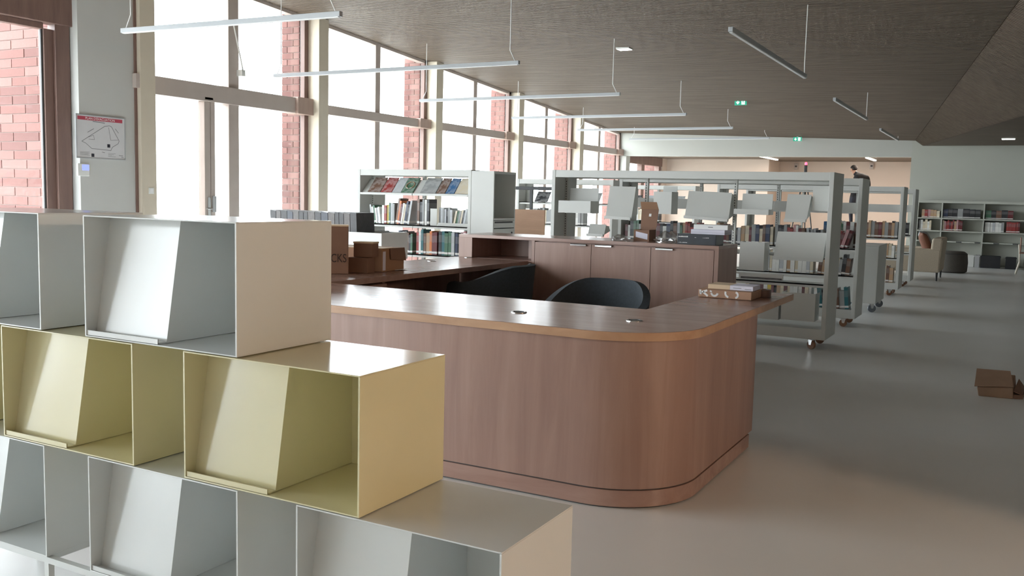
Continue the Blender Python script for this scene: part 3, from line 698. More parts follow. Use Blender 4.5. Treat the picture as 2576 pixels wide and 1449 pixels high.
sb = carton('cardboard_box', 'low open cardboard tray in front of the wide box on the desk wing', 'cardboard box', (-4.17, 5.395, ZD+0.001), (0.16, 0.11, 0.11), math.radians(8), 'cardboard_dark')
mb_ = carton('cardboard_box', 'small pale-topped box resting on the low tray beside the tall box', 'cardboard box', (-4.15, 5.42, ZD+0.113), (0.15, 0.11, 0.10), math.radians(14), 'cardboard_dark')
part('lid', MB().box(-0.077, 0.077, -0.057, 0.057, 0.1, 0.112), 'beige_card', mb_, local=True)

# ================================================================== ITEMS ON THE CABINET TOP
def on_cab(x, y): return onz(x, y, ZC)
# open cardboard box with raised lid
P = on_cab(1588, 606); Q = on_cab(1650, 606); yb_ = P.y+0.04
ob = thing('open_carton', 'open brown carton with its lid standing up on the cabinet', 'cardboard box', ((P.x+Q.x)/2, yb_+0.1, ZC))
xa, xb = P.x+0.005, Q.x-0.0
part('front_wall', MB().box(xa, xb, yb_, yb_+0.005, ZC, ZC+0.10), 'cardboard_dark', ob)
part('back_wall', MB().box(xa, xb, yb_+0.17, yb_+0.175, ZC, ZC+0.12), 'cardboard_dark', ob)
part('side_wall', MB().box(xa, xa+0.005, yb_+0.005, yb_+0.17, ZC, ZC+0.10), 'cardboard_dark', ob); part('side_wall', MB().box(xb-0.005, xb, yb_+0.005, yb_+0.17, ZC, ZC+0.10), 'cardboard_dark', ob)
part('bottom', MB().box(xa+0.005, xb-0.005, yb_+0.005, yb_+0.17, ZC, ZC+0.005), 'cardboard_dark', ob)
lid = part('lid', MB().slab([(xa-0.004, yb_+0.176, ZC+0.12), (xb+0.002, yb_+0.176, ZC+0.12), (xb+0.004, yb_+0.21, ZC+0.28), (xa-0.012, yb_+0.21, ZC+0.28)], (0, 0.005, 0)), 'cardboard_dark', ob)
part('lid_flap', MB().slab([(xa-0.014, yb_+0.207, ZC+0.28), (xb+0.004, yb_+0.207, ZC+0.28), (xb-0.004, yb_+0.17, ZC+0.345), (xa-0.012, yb_+0.17, ZC+0.345)], (0, 0.005, 0)), 'cardboard', ob)
part('address_label', MB().slab([(xa+0.02, yb_-0.002, ZC+0.035), (xa+0.13, yb_-0.002, ZC+0.015), (xa+0.13, yb_-0.002, ZC+0.065), (xa+0.02, yb_-0.002, ZC+0.085)], (0, 0.001, 0)), 'paper_lilac', ob)
xm = (xa+xb)/2
part('print_mark', MB().slab([(xm-0.008, yb_+0.194, ZC+0.215), (xm+0.014, yb_+0.194, ZC+0.215), (xm+0.014, yb_+0.199, ZC+0.24), (xm-0.008, yb_+0.199, ZC+0.24)], (0, 0.001, 0)), 'paper_white', lid)
# black box and white boxes
P, Q = on_cab(1704, 611), on_cab(1800, 617); yk = 7.50
xa, xb = ony(1704, 600, yk).x, ony(1801, 600, yk).x; za = ony(1704, 588, yk).z
bb = thing('black_box', 'flat black printed box lying on the cabinet under white boxes', 'box', ((xa+xb)/2, yk+0.11, ZC))
part('carton', MB().box(xa, xb, yk, yk+0.23, ZC, ZC+0.088), 'dark_box', bb, bevel=0.002)
pr = MB()
for (u0, u1, v0, v1) in ((0.03, 0.26, 0.68, 0.80), (0.03, 0.24, 0.14, 0.20), (0.66, 0.82, 0.66, 0.72), (0.45, 0.47, 0.66, 0.70)):
    x = xa+(xb-xa)*u0
    while x < xa+(xb-xa)*u1:
        l = random.uniform(0.006, 0.014); pr.box(x, x+l, yk-0.001, yk, ZC+0.088*v0, ZC+0.088*v1-random.uniform(0, .003)); x += l+0.003
part('print', pr, 'paper_white', bb)
w1a, w1b = ony(1738, 585, yk+0.03).x, ony(1823, 585, yk+0.03).x
wb = thing('white_box', 'flat white box lying directly on the black box on the cabinet', 'box', ((w1a+w1b)/2, yk+0.13, ZC+0.089))
part('carton', MB().box(w1a, w1b, yk+0.03, yk+0.22, ZC+0.0885, ZC+0.128), 'paper_lilac', wb, bevel=0.002)
part('lid_line', MB().box(w1a-0.001, w1b+0.001, yk+0.029, yk+0.221, ZC+0.103, ZC+0.1045), 'ink_grey', wb)
w2a, w2b = ony(1745, 570, yk+0.05).x, ony(1831, 570, yk+0.05).x
wb = thing('white_box', 'flat white box on top of the small stack on the cabinet', 'box', ((w2a+w2b)/2, yk+0.15, ZC+0.129))
part('carton', MB().box(w2a, w2b, yk+0.05, yk+0.24, ZC+0.1285, ZC+0.168), 'paper_white', wb, bevel=0.002)
part('print', MB().box((w2a+w2b)/2-0.02, (w2a+w2b)/2+0.02, yk+0.049, yk+0.05, ZC+0.145, ZC+0.151), 'ink_grey', wb)
# crumpled plastic film
def film(label, c, rx, ry, rz, seed):
    rnd = random.Random(seed); bm = bmesh.new(); bmesh.ops.create_icosphere(bm, subdivisions=3, radius=1)
    for v in bm.verts:
        k = 1+rnd.uniform(-0.22, 0.22); v.co = Vector((v.co.x*rx*k, v.co.y*ry*k, max(0.0, (v.co.z+0.35)*rz*(1+rnd.uniform(-.25, .3)))))
    me = bpy.data.meshes.new('plastic_film'); bm.to_mesh(me); bm.free(); me.materials.append(MATS['plastic_film'])
    o = bpy.data.objects.new('plastic_film', me); COL.objects.link(o); o.location = c; tag(o, label, 'plastic film')
film('crumpled clear plastic film between the open carton and the black box', (ony(1679, 590, 7.62).x, 7.66, ZC+0.001), 0.11, 0.12, 0.06, 3)
film('small crumpled clear plastic bag left of the open carton', (ony(1562, 590, 7.6).x, 7.6, ZC+0.001), 0.08, 0.08, 0.035, 5)

# ================================================================== PACKAGES ON THE RIGHT WING
k0, k1 = onz(1756, 747, ZD), onz(1890, 757, ZD)
kx0, kx1, ky = k0.x, k1.x, (k0.y+k1.y)/2
kp = thing('kraft_package', 'brown kraft package with white lettering on the right desk wing', 'package', ((kx0+kx1)/2, ky+0.12, ZD))
part('wrapper', MB().box(kx0, kx1, ky, ky+0.26, ZD+0.0015, ZD+0.05), 'kraft', kp, bevel=0.004)
sw_ = MB()
def swirl(pts, w=0.006):
    sw_ = MB()
    for a, b in zip(pts[:-1], pts[1:]):
        a, b = Vector(a), Vector(b); d = b-a; n_ = Vector((-d.y, d.x)).normalized()*w
        X = lambda p_: (kx0+p_.x, ky-0.0012, ZD+p_.y)
        q = [X(a-n_), X(b-n_), X(b+n_), X(a+n_)]; sw_.slab(q, (0, 0.001, 0))
    part('white_stroke', sw_, 'paper_white', kp)
def arcs(cx, cz, r, a0, a1): return [(cx+r*math.cos(math.radians(a0+(a1-a0)*i/8)), cz+r*math.sin(math.radians(a0+(a1-a0)*i/8))) for i in range(9)]
swirl([(0.012, 0.046), (0.016, 0.018)]); swirl([(0.016, 0.03), (0.055, 0.044)]); swirl([(0.03, 0.034), (0.06, 0.010)]); swirl(arcs(0.10, 0.034, 0.02, 190, 350)); swirl([(0.08, 0.044), (0.075, 0.036)])
swirl(arcs(0.19, 0.036, 0.024, 160, 260)); swirl(arcs(0.225, 0.027, 0.017, -80, 80))
b0, b1 = ony(1783, 730, ky+0.08).x, ony(1896, 740, ky+0.08).x; xm = b0+(b1-b0)*0.49
sp_ = thing('slim_box', 'slim beige and white box lying on the kraft package', 'box', ((b0+b1)/2, ky+0.15, ZD+0.05))
part('beige_end', MB().box(b0, xm, ky+0.06, ky+0.24, ZD+0.0505, ZD+0.078), 'beige_card', sp_, bevel=0.002)
part('white_end', MB().box(xm, b1, ky+0.06, ky+0.24, ZD+0.0505, ZD+0.078), 'paper_lilac', sp_, bevel=0.002)
part('print', MB().box(b1-0.05, b1-0.01, ky+0.059, ky+0.06, ZD+0.058, ZD+0.061).box(xm+0.02, xm+0.07, ky+0.059, ky+0.06, ZD+0.062, ZD+0.065), 'ink_grey', sp_)
tp = onz(1914, 748, ZD)
prof = [(0.028, 0), (0.052, 0), (0.052, 0.045), (0.028, 0.045), (0.028, 0.0)]
t = thing('tape_roll', 'roll of brown packing tape beside the kraft package', 'tape', (tp.x, tp.y+0.04, ZD))
part('tape', MB().lathe((tp.x+0.0, tp.y+0.04, ZD+0.0015), prof[:4]+[(0.0281, 0.0)], 28), 'tape_brown', t, smooth=True)

# ================================================================== FLOOR CARTON AT RIGHT
P, Q = onz(2461, 996), onz(2549, 1003)
fx0, fx1, fy = P.x, Q.x, P.y
fb = thing('floor_carton', 'crushed brown cardboard box lying on the floor at right', 'cardboard box', ((fx0+fx1)/2, fy+0.2, 0))
part('carton', MB().hexa([(fx0, fy, 0), (fx1, fy+0.02, 0), (fx1+0.02, fy+0.36, 0), (fx0, fy+0.34, 0)], [(fx0-0.012, fy-0.01, 0.065), (fx1-0.008, fy+0.015, 0.085), (fx1+0.005, fy+0.33, 0.13), (fx0-0.01, fy+0.34, 0.12)]), 'cardboard_floor', fb, bevel=0.006)
part('top_flap', MB().slab([(fx0-0.03, fy-0.012, 0.07), (fx1-0.004, fy+0.012, 0.09), (fx1-0.03, fy+0.30, 0.155), (fx0-0.03, fy+0.30, 0.15)], (0, 0, 0.006)), 'cardboard_floor', fb)
part('side_flap', MB().slab([(fx1-0.002, fy+0.02, 0.055), (fx1+0.03, fy+0.33, 0.10), (fx1+0.075, fy+0.33, 0.04), (fx1+0.055, fy+0.04, 0.03)], (0, 0, 0.005)), 'cardboard_dark', fb)
part('side_flap', MB().slab([(fx1+0.0, fy+0.03, 0.001), (fx1+0.03, fy+0.33, 0.001), (fx1+0.08, fy+0.30, 0.001), (fx1+0.06, fy+0.05, 0.001)], (0, 0, 0.03)), 'cardboard_dark', fb)

# ================================================================== BOOKS
bk = MB()
bk.box(-0.5, 0.5, 0, 0.05, 0, 1); bk.box(-0.5, -0.4, 0.05, 1, 0, 1); bk.box(0.4, 0.5, 0.05, 1, 0, 1)
bk.mi = 1; bk.box(-0.4, 0.4, 0.05, 0.96, 0.015, 0.985); bk.mi = 0
BOOK = bk.mesh('book'); BOOK.materials.append(MATS['cover_white']); BOOK.materials.append(MATS['paper_white'])
def book(x, y, z, t, d, h, col, lean, label, group, name='book'):
    o = bpy.data.objects.new(name, BOOK); COL.objects.link(o)
    o.material_slots[0].link = 'OBJECT'; o.material_slots[0].material = MATS['cover_'+col]
    o.scale = (t, d, h); o.rotation_euler = (0, lean, 0)
    o.location = (x, y, z+abs(math.sin(lean))*t/2+0.0008)
    return tag(o, label, 'book', group)
def row(x0, x1, y, z, cols, t=(0.018, 0.04), h=(0.18, 0.25), d=0.17, lean=0.0, desc='', group='', seed=1):
    rnd = random.Random(seed); x = x0+max(0, -math.sin(lean))*h[1]; i = 0
    while True:
        tt = rnd.uniform(*t); hh = rnd.uniform(*h); st = tt/math.cos(lean)
        ext = max(0, math.sin(lean)*hh)
        if x+st+ext > x1: break
        c = cols[i % len(cols)] if isinstance(cols, tuple) else rnd.choice(cols)
        cxo = x+st/2+max(0, -math.sin(lean)*0)
        book(cxo, y+rnd.uniform(0, 0.012), z, tt*0.97, d, hh, c, lean, '%s book, %s %s' % (c, nth(i), desc), group)
        x += st+0.0006; i += 1
        if i > 56: break
    return x
def magazine(x0, x1, y0, z0, hgt, tilt, m, label, group):
    s = MB(); dy, dz = math.sin(tilt)*hgt, math.cos(tilt)*hgt
    s.slab([(x0, y0, z0), (x1, y0, z0), (x1+0.0, y0+dy, z0+dz), (x0+0.0, y0+dy, z0+dz)], (0, 0.008, 0))
    return single('magazine', s, m, label, 'magazine', group)

# ================================================================== SHELVING
def caster(parent, x, y, ztop, wheel='wheel_tan', turn=0.0, r=0.042):
    c = math.cos(turn); s = math.sin(turn)
    f = MB(); f.box(x-0.035, x+0.035, y-0.03, y+0.03, ztop-0.008, ztop)
    for k in (-1, 1):
        ox, oy = -s*0.02*k, c*0.02*k
        f.hexa([(x+ox-0.012*c, y+oy-0.012*s, r), (x+ox+0.012*c, y+oy+0.012*s, r), (x+ox+0.012*c+ox*0.15, y+oy+0.012*s+oy*0.15, r), (x+ox-0.012*c+ox*0.15, y+oy-0.012*s+oy*0.15, r)],
               [(x+ox-0.024*c, y+oy-0.024*s, ztop-0.008), (x+ox+0.024*c, y+oy+0.024*s, ztop-0.008), (x+ox*1.15+0.024*c, y+oy*1.15+0.024*s, ztop-0.008), (x+ox*1.15-0.024*c, y+oy*1.15-0.024*s, ztop-0.008)])
    k = part('caster', f, 'chrome', parent)
    w_ = MB().tube([(x-s*-0.014, y-c*0.014, r), (x+s*-0.014, y+c*0.014, r)], r, 18)
    part('wheel', w_, wheel, k, smooth=True)
def shelving(label, x0, x1, y0, y1, zt, bays, front_levels, back_levels=(), name='shelving_unit', z0=0.10, base=0.20, group='white mobile shelving units', feet=True, slots=True, fascia=0.035):
    ym = (y0+y1)/2; e = 0.042
    t = thing(name, label, 'shelving', ((x0+x1)/2, ym, 0), group)
    for a in (x0, x1-e): part('end_panel', MB().box(a, a+e, y0, y1, z0, zt), 'shelf_white', t, bevel=0.003)
    part('top_beam', MB().box(x0+e, x1-e, y0+0.004, y0+0.03, zt-0.078, zt-0.002).box(x0+e, x1-e, y1-0.03, y1-0.004, zt-0.078, zt-0.002).box(x0+e, x1-e, y0+0.03, y1-0.03, zt-0.02, zt-0.002), 'shelf_white', t, bevel=0.002)
    part('base_plinth', MB().box(x0+e, x1-e, y0+0.004, y0+0.03, z0, base).box(x0+e, x1-e, y1-0.03, y1-0.004, z0, base).box(x0+e, x1-e, y0+0.03, y1-0.03, base-0.02, base), 'shelf_white', t, bevel=0.002)
    bw = (x1-x0-2*e)/bays
    for i in range(bays+1):
        px = x0+e+bw*i; px = min(max(px, x0+e+0.016), x1-e-0.016)
        p_ = part('slotted_upright', MB().box(px-0.016, px+0.016, ym-0.022, ym+0.022, base, zt-0.02), 'shelf_white', t)
        if slots:
            sl_ = MB(); z = base+0.05
            while z < zt-0.1: sl_.box(px-0.006, px+0.002, ym-0.0235, ym-0.0215, z, z+0.016); z += 0.027
            tag(part('slots', sl_, 'slot_dark', p_), kind='stuff')
    for lv, ya, yb in [(z, y0+0.02, ym-0.025) for z in front_levels]+[(z, ym+0.025, y1-0.02) for z in back_levels]:
        for i in range(bays):
            a = x0+e+bw*i+0.003; b_ = a+bw-0.006
            s = MB(); s.box(a, b_, ya, yb, lv-0.012, lv)
            if ya < ym: s.box(a, b_, ya, ya+0.012, lv-fascia, lv-0.0)
            else: s.box(a, b_, yb-0.012, yb, lv-fascia, lv)
            part('shelf', s, 'shelf_white', t)
    if feet:
        for a in (x0+0.08, x1-0.13):
            for b_ in (y0+0.06, y1-0.06): caster(t, a, b_, z0, turn=random.uniform(-0.6, 0.6))
    return t
# S1: the long unit right behind the reception desk (empty displays)
S1Y0, S1Y1 = 8.95, 9.50
s1 = shelving('long white shelving unit on casters just behind the reception cabinet', -4.385, -1.487, S1Y0, S1Y1, 1.672, 3, (0.625,), (0.88, 0.60))
# S2, S4, S5 behind it
units = []
for lab, ya, yb in (('white shelving unit on casters, second behind the reception cabinet', 10.88, 11.42), ('white shelving unit on casters, third behind the reception cabinet', 15.22, 15.78), ('white shelving unit on casters nearest the beige armchair', 17.10, 17.66)):
    t = shelving(lab, -4.385, -1.50, ya, yb, 1.672, 3, (0.885, 0.58), (0.885, 0.58), slots=(ya < 12))
    for i in range(3):   # sloping display shelf under the top beam
        a = -4.343+0.934*i+0.004; b_ = a+0.926; ym = (ya+yb)/2
        part('display_shelf', MB().slab([(a, ya+0.03, 1.29), (b_, ya+0.03, 1.29), (b_, ya+0.10, 1.40), (a, ya+0.10, 1.40)], (0, 0.012, 0)).box(a, b_, ya+0.03, ym-0.025, 1.278, 1.29), 'shelf_white', t)
    units.append(t)
# --- display trays hanging on the front of S1 (pixel outlines on the unit's front)
TR = 'white metal display trays on the long empty shelving unit'
def tilted(label, tl, tr_, br, bl, yb=S1Y0+0.05, yt=S1Y0+0.15, lip=True):
    a, b_, c, d = ony(*bl, yb), ony(*br, yb), ony(*tr_, yt), ony(*tl, yt)
    t = thing('display_tray', label, 'display tray', (a+b_)/2, TR)
    part('face', MB().slab([a, b_, c, d], (0, 0.006, 0)), 'shelf_white', t)
    if lip: part('lip', MB().slab([a+Vector((0, -0.03, -0.008)), b_+Vector((0, -0.03, -0.008)), b_+Vector((0, 0.002, -0.008)), a+Vector((0, 0.002, -0.008))], (0, 0, 0.008)).slab([a+Vector((0, -0.03, 0)), b_+Vector((0, -0.03, 0)), b_+Vector((0, -0.03, 0.022)), a+Vector((0, -0.03, 0.022))], (0, -0.004, 0)), 'shelf_white', t)
    ym = (S1Y0+S1Y1)/2-0.023
    for p_, q_ in ((a, d), (b_, c)):
        s = 0.004 if p_ is a else -0.008
        part('bracket', MB().slab([p_+Vector((s, 0.007, 0.01)), (p_.x+s, ym-0.02, p_.z+0.05), (q_.x+s, ym-0.02, q_.z-0.02), q_+Vector((s, 0.007, -0.01))], (0.004, 0, 0)), 'shelf_white', t)
    return t
def bin_(label, x0, x1, yt, yb, yf, depth, back=None):
    a, b_ = ony(x0, yt, yf), ony(x1, yb, yf)
    t = thing('display_tray', label, 'display tray', ((a.x+b_.x)/2, yf, b_.z), TR)
    part('front', MB().box(a.x, b_.x, yf, yf+0.006, b_.z, a.z), 'shelf_white', t)
    part('side', MB().box(a.x, a.x+0.005, yf+0.006, yf+depth, b_.z, a.z), 'shelf_white', t); part('side', MB().box(b_.x-0.005, b_.x, yf+0.006, yf+depth, b_.z, a.z), 'shelf_white', t)
    part('bottom', MB().box(a.x+0.005, b_.x-0.005, yf+0.006, yf+depth, b_.z, b_.z+0.005), 'shelf_white', t)
    if back:
        za, zb = back
        part('back', MB().slab([(a.x+0.03, yf+depth-0.03, b_.z+0.006), (b_.x-0.01, yf+depth-0.03, b_.z+0.006), (b_.x-0.01, yf+depth, za), (a.x+0.03, yf+depth, za)], (0, 0.005, 0)), 'shelf_white', t)
    return t
bin_('white tray with a tall back at the upper left of the empty shelving', 1405, 1485, 504, 537, S1Y0+0.01, 0.23, (ony(1440, 473, S1Y0+.24).z, 0))
tilted('tall leaning white panel, second tray from the left on the empty shelving', (1535, 468), (1600, 470), (1588, 552), (1523, 548))
bin_('deep white bin tray in the middle of the upper row of empty displays', 1645, 1688, 482, 539, S1Y0+0.04, 0.20, (ony(1650, 468, S1Y0+.24).z, 0))
tilted('wide leaning white panel left of the middle upright on the empty shelving', (1733, 480), (1842, 485), (1832, 556), (1722, 547))
bin_('shallow white tray with a back right of the middle upright', 1846, 1933, 525, 541, S1Y0+0.01, 0.20, (ony(1870, 487, S1Y0+.24).z, 0))
tilted('leaning white panel right of the shallow tray in the upper row', (1982, 488), (2042, 490), (2028, 557), (1973, 556))
tilted('upright white plate at the top right corner of the empty shelving', (2046, 468), (2086, 470), (2084, 532), (2042, 530), S1Y0+0.15, S1Y0+0.17, False)
tilted('small leaning white panel low behind the cabinet top at left', (1484, 563), (1525, 565), (1519, 594), (1478, 592))
bin_('deep white bin hanging in the right bay beside the cabinet', 1862, 1920, 608, 682, S1Y0+0.03, 0.2)
tilted('large leaning white panel in the middle of the right bay', (1957, 582), (2080, 586), (2070, 657), (1945, 650))
bin_('large white box bin standing on the base of the right bay', 1967, 2048, 734, 810, S1Y0+0.03, 0.22)
bin_('white box bin behind the desk corner on the base of the right bay', 1880, 1957, 740, 805, S1Y0+0.05, 0.2)
pj = ony(1860, 690, S1Y0+0.03); pk = ony(1970, 706, S1Y0+0.03)
t = thing('label_rail', 'pale rail with dark mottled label strip above the lower shelf', 'label rail', ((pj.x+pk.x)/2, S1Y0+0.03, pk.z), TR)
part('rail', MB().box(pj.x, pk.x, S1Y0+0.01, S1Y0+0.03, pk.z-0.0, pj.z+0.02), 'shelf_white', t); part('label_strip', MB().box(pj.x+0.02, pk.x-0.01, S1Y0+0.006, S1Y0+0.01, pk.z+0.004, pj.z-0.015), 'front_black', t)

# books on S2 (seen through S1 and past its right end)
u2g = 'books on the second shelving unit'
mix = ['white', 'cream', 'grey', 'black', 'red', 'silver', 'maroon', 'brown', 'white', 'tan', 'navy', 'grey', 'cream', 'green']
row(-4.30, -2.45, 10.91, 0.886, mix, (0.028, 0.05), (0.17, 0.24), desc='on the upper book shelf of the second shelving unit', group=u2g, seed=4)
row(-2.44, -2.10, 10.91, 0.886, ('grey', 'black', 'black', 'grey', 'red', 'red', 'pink', 'white', 'maroon', 'brown'), (0.026, 0.04), (0.2, 0.25), desc='in the red and black run of the second unit', group=u2g, seed=5)
row(-2.09, -1.86, 10.91, 0.886, ['grey', 'white', 'cream', 'silver', 'black'], (0.018, 0.03), (0.19, 0.22), lean=-0.12, desc='in the leaning pale run of the second unit', group=u2g, seed=6)
row(-1.85, -1.56, 10.91, 0.886, ('maroon', 'red', 'red', 'maroon', 'pink', 'maroon'), (0.03, 0.045), (0.18, 0.22), lean=0.28, desc='in the leaning red run at the end of the second unit', group=u2g, seed=7)
row(-2.75, -1.95, 10.91, 0.581, ['cream', 'white', 'tan', 'silver'], (0.028, 0.05), (0.24, 0.27), desc='on the middle shelf of the second unit', group=u2g, seed=8)
row(-1.94, -1.56, 10.91, 0.581, ('brown', 'tan', 'brown', 'grey', 'cream', 'grey', 'black'), (0.03, 0.05), (0.16, 0.24), lean=0.08, desc='at the right of the middle shelf of the second unit', group=u2g, seed=9)
row(-2.75, -1.95, 10.91, 0.201, ['navy', 'white', 'black', 'maroon', 'cream', 'tan', 'yellow'], (0.028, 0.05), (0.22, 0.28), desc='on the lowest shelf of the second unit', group=u2g, seed=10)
row(-1.94, -1.56, 10.91, 0.201, ('teal', 'black', 'grey', 'grey', 'brown', 'grey'), (0.04, 0.06), (0.2, 0.27), lean=-0.1, desc='at the right of the lowest shelf of the second unit', group=u2g, seed=12)
row(-1.95, -1.56, 11.20, 0.886, ('blue', 'teal', 'blue', 'green', 'yellow', 'green', 'white', 'maroon', 'white', 'brown'), (0.03, 0.045), (0.27, 0.3), desc='on the far side of the second unit, upper shelf', group=u2g, seed=13)
u4g = 'books on the third shelving unit'
row(-2.55, -2.05, 15.25, 0.886, ('black', 'navy', 'teal', 'grey', 'maroon', 'cream', 'cream', 'tan', 'cream', 'white', 'cream', 'silver'), (0.035, 0.055), (0.22, 0.26), desc='on the upper book shelf of the third unit', group=u4g, seed=14)
row(-2.04, -1.56, 15.25, 0.886, ('brown', 'tan', 'grey', 'brown', 'maroon', 'tan', 'grey'), (0.035, 0.055), (0.23, 0.26), desc='at the right of the upper shelf of the third unit', group=u4g, seed=15)
row(-2.0, -1.56, 15.25, 0.581, ('white', 'cream', 'tan', 'cream', 'tan', 'yellow', 'tan', 'cream'), (0.035, 0.055), (0.16, 0.25), desc='on the middle shelf of the third unit', group=u4g, seed=16)
row(-2.2, -1.56, 15.25, 0.201, ('tan', 'cream', 'brown', 'tan', 'cream', 'cream', 'brown', 'grey'), (0.04, 0.06), (0.22, 0.26), desc='on the lowest shelf of the third unit', group=u4g, seed=17)
row(-1.85, -1.56, 17.13, 0.886, ('black', 'brown', 'cream', 'tan', 'tan'), (0.035, 0.055), (0.2, 0.25), desc='on the upper shelf of the unit nearest the armchair', group='books on the unit nearest the armchair', seed=18)

# --- left unit with books in front of the windows
LY0, LY1 = 9.217, 9.745
sl_ = shelving('white bookshelf full of books standing in front of the windows', -7.2, -5.552, LY0, LY1, 1.672, 2, (1.005, 0.655), (1.005, 0.655), name='bookshelf', feet=True)
for i, (a, b_) in enumerate(((-7.155, -6.38), (-6.37, -5.597))):
    part('display_shelf', MB().slab([(a, LY0+0.03, 1.385), (b_, LY0+0.03, 1.385), (b_, LY0+0.20, 1.55), (a, LY0+0.20, 1.55)], (0, 0.01, 0)).box(a, b_, LY0+0.0, LY0+0.04, 1.36, 1.385), 'shelf_white', sl_)
mg = 'magazines on the sloping top shelf by the windows'
mags = [(-7.06, -6.87, 'front_brown', 'dark brown magazine with a red lower edge, leftmost'), (-6.86, -6.70, 'front_red', 'dark red magazine, second from the left'), (-6.69, -6.56, 'front_silver', 'white and green magazine, third from the left'), (-6.555, -6.385, 'front_green', 'dark green magazine with a pale ring, fourth from the left'),
        (-6.28, -6.06, 'front_grey', 'grey patterned magazine, fifth from the left'), (-6.05, -5.93, 'front_brown', 'grey brown magazine, sixth from the left'), (-5.92, -5.80, 'front_blue', 'bright blue magazine, seventh from the left'), (-5.79, -5.61, 'front_cream', 'cream leaf-patterned magazine, rightmost')]
for a, b_, m, lab in mags:
    m_ = magazine(a, b_, LY0+0.022, 1.392, 0.25, 0.75, m, lab+' on the sloping top shelf', mg)
tor = []
cx_, tl_ = -6.47, 0.75
for i in range(24):
    a = 2*math.pi*i/24; u_, v_ = 0.055*math.cos(a), 0.12+0.055*math.sin(a)
    tor.append((cx_+u_, LY0+0.021+math.sin(tl_)*v_-0.006*math.cos(tl_), 1.392+math.cos(tl_)*v_+0.006*math.sin(tl_)))
gm = [o for o in bpy.data.objects if o.get('label', '').startswith('dark green magazine')][0]
part('printed_ring', MB().tube(tor+[tor[0]], 0.006, 6), 'cover_tan', gm)
lg = 'books on the bookshelf by the windows'
row(-7.05, -6.86, LY0+0.04, 1.006, ('silver', 'white', 'green', 'white', 'silver', 'white', 'red', 'white'), (0.02, 0.03), (0.19, 0.25), lean=-0.14, desc='in the left leaning run by the windows', group=lg, seed=21)
row(-6.85, -6.66, LY0+0.04, 1.006, ('white', 'red', 'yellow', 'green', 'silver', 'grey'), (0.022, 0.034), (0.22, 0.26), desc='in the red and yellow run by the windows', group=lg, seed=22)
row(-6.66, -6.38, LY0+0.04, 1.006, ('brown', 'orange', 'maroon', 'white', 'cream', 'navy', 'black', 'silver'), (0.022, 0.03), (0.24, 0.32), lean=0.16, desc='in the tall right-leaning run by the windows', group=lg, seed=23)
row(-6.33, -6.16, LY0+0.04, 1.006, ('brown', 'black', 'grey', 'white', 'black', 'silver'), (0.022, 0.04), (0.27, 0.32), desc='beside the white bookend by the windows', group=lg, seed=24)
be = thing('bookend', 'white metal bookend between books on the windows bookshelf', 'bookend', (-6.1, LY0+0.1, 1.006), None)
part('plate', MB().prism([(-6.145, LY0+0.05), (-6.05, LY0+0.05), (-6.05, LY0+0.054), (-6.145, LY0+0.054)], 1.0065, 1.21), 'shelf_white', be); part('tray', MB().box(-6.04, -5.61, LY0+0.05, LY0+0.054, 1.0065, 1.045), 'shelf_white', be)
row(-6.04, -5.84, LY0+0.07, 1.006, ('grey', 'silver', 'grey', 'silver', 'black', 'grey', 'silver'), (0.022, 0.036), (0.19, 0.22), desc='behind the white tray by the windows', group=lg, seed=25)
row(-5.84, -5.61, LY0+0.07, 1.006, ('cream', 'green', 'grey', 'cream', 'black', 'silver', 'grey'), (0.02, 0.028), (0.18, 0.21), d=0.15, lean=0.2, desc='in the right-leaning run behind the white tray', group=lg, seed=26)
row(-7.1, -6.82, LY0+0.04, 0.656, ('white', 'black', 'silver', 'white', 'navy', 'white'), (0.025, 0.04), (0.2, 0.26), desc='at the left of the second book row by the windows', group=lg, seed=27)
row(-6.81, -6.38, LY0+0.04, 0.656, ('green', 'white', 'blue', 'blue', 'cream', 'white', 'navy', 'silver', 'white', 'grey', 'brown', 'black'), (0.025, 0.045), (0.22, 0.28), desc='in the second book row by the windows, left bay', group=lg, seed=28)
row(-6.34, -6.02, LY0+0.04, 0.656, ('red', 'white', 'teal', 'brown', 'tan', 'orange', 'maroon', 'maroon', 'black'), (0.024, 0.05), (0.24, 0.30), desc='in the second book row by the windows, right bay', group=lg, seed=29)
row(-6.02, -5.79, LY0+0.04, 0.656, ('black', 'teal', 'green', 'green', 'silver'), (0.035, 0.05), (0.26, 0.3), desc='in the green run of the second row by the windows', group=lg, seed=33)
row(-5.78, -5.62, LY0+0.04, 0.656, ('navy', 'black', 'maroon', 'pink', 'red'), (0.026, 0.04), (0.26, 0.30), desc='at the right of the second book row by the windows', group=lg, seed=30)
row(-6.5, -5.9, LY0+0.04, 0.201, ('navy', 'red', 'blue', 'white', 'teal', 'red', 'brown', 'white'), (0.03, 0.05), (0.25, 0.36), desc='in the lowest book row by the windows', group=lg, seed=31)
# tower at its right end
tw = thing('end_tower', 'white tower cabinet with an open niche and a slot at the end of the bookshelf', 'cabinet', (-5.40, 9.48, 0))
x0, x1, y0_, y1_ = -5.548, -5.25, LY0, LY1
tb_ = MB(); tb_.box(x0, x1, y0_, y0_+0.02, 0.04, 1.66); tb_.box(x0, x1, y1_-0.02, y1_, 0.04, 1.66); tb_.box(x0, x0+0.02, y0_+0.02, y1_-0.02, 0.04, 1.66); tb_.box(x0+0.02, x1, y0_+0.02, y1_-0.02, 1.635, 1.66); tb_.box(x0+0.02, x1, y0_+0.02, y1_-0.02, 1.10, 1.12)
part('carcass', tb_, 'shelf_white', tw)
dr = part('drawer', MB().box(x1-0.02, x1+0.0, y0_+0.022, y1_-0.022, 1.01, 1.095), 'shelf_white', tw, bevel=0.002); part('slot', MB().box(x1, x1+0.002, y0_+0.04, y1_-0.06, 1.065, 1.085), 'slot_dark', dr)
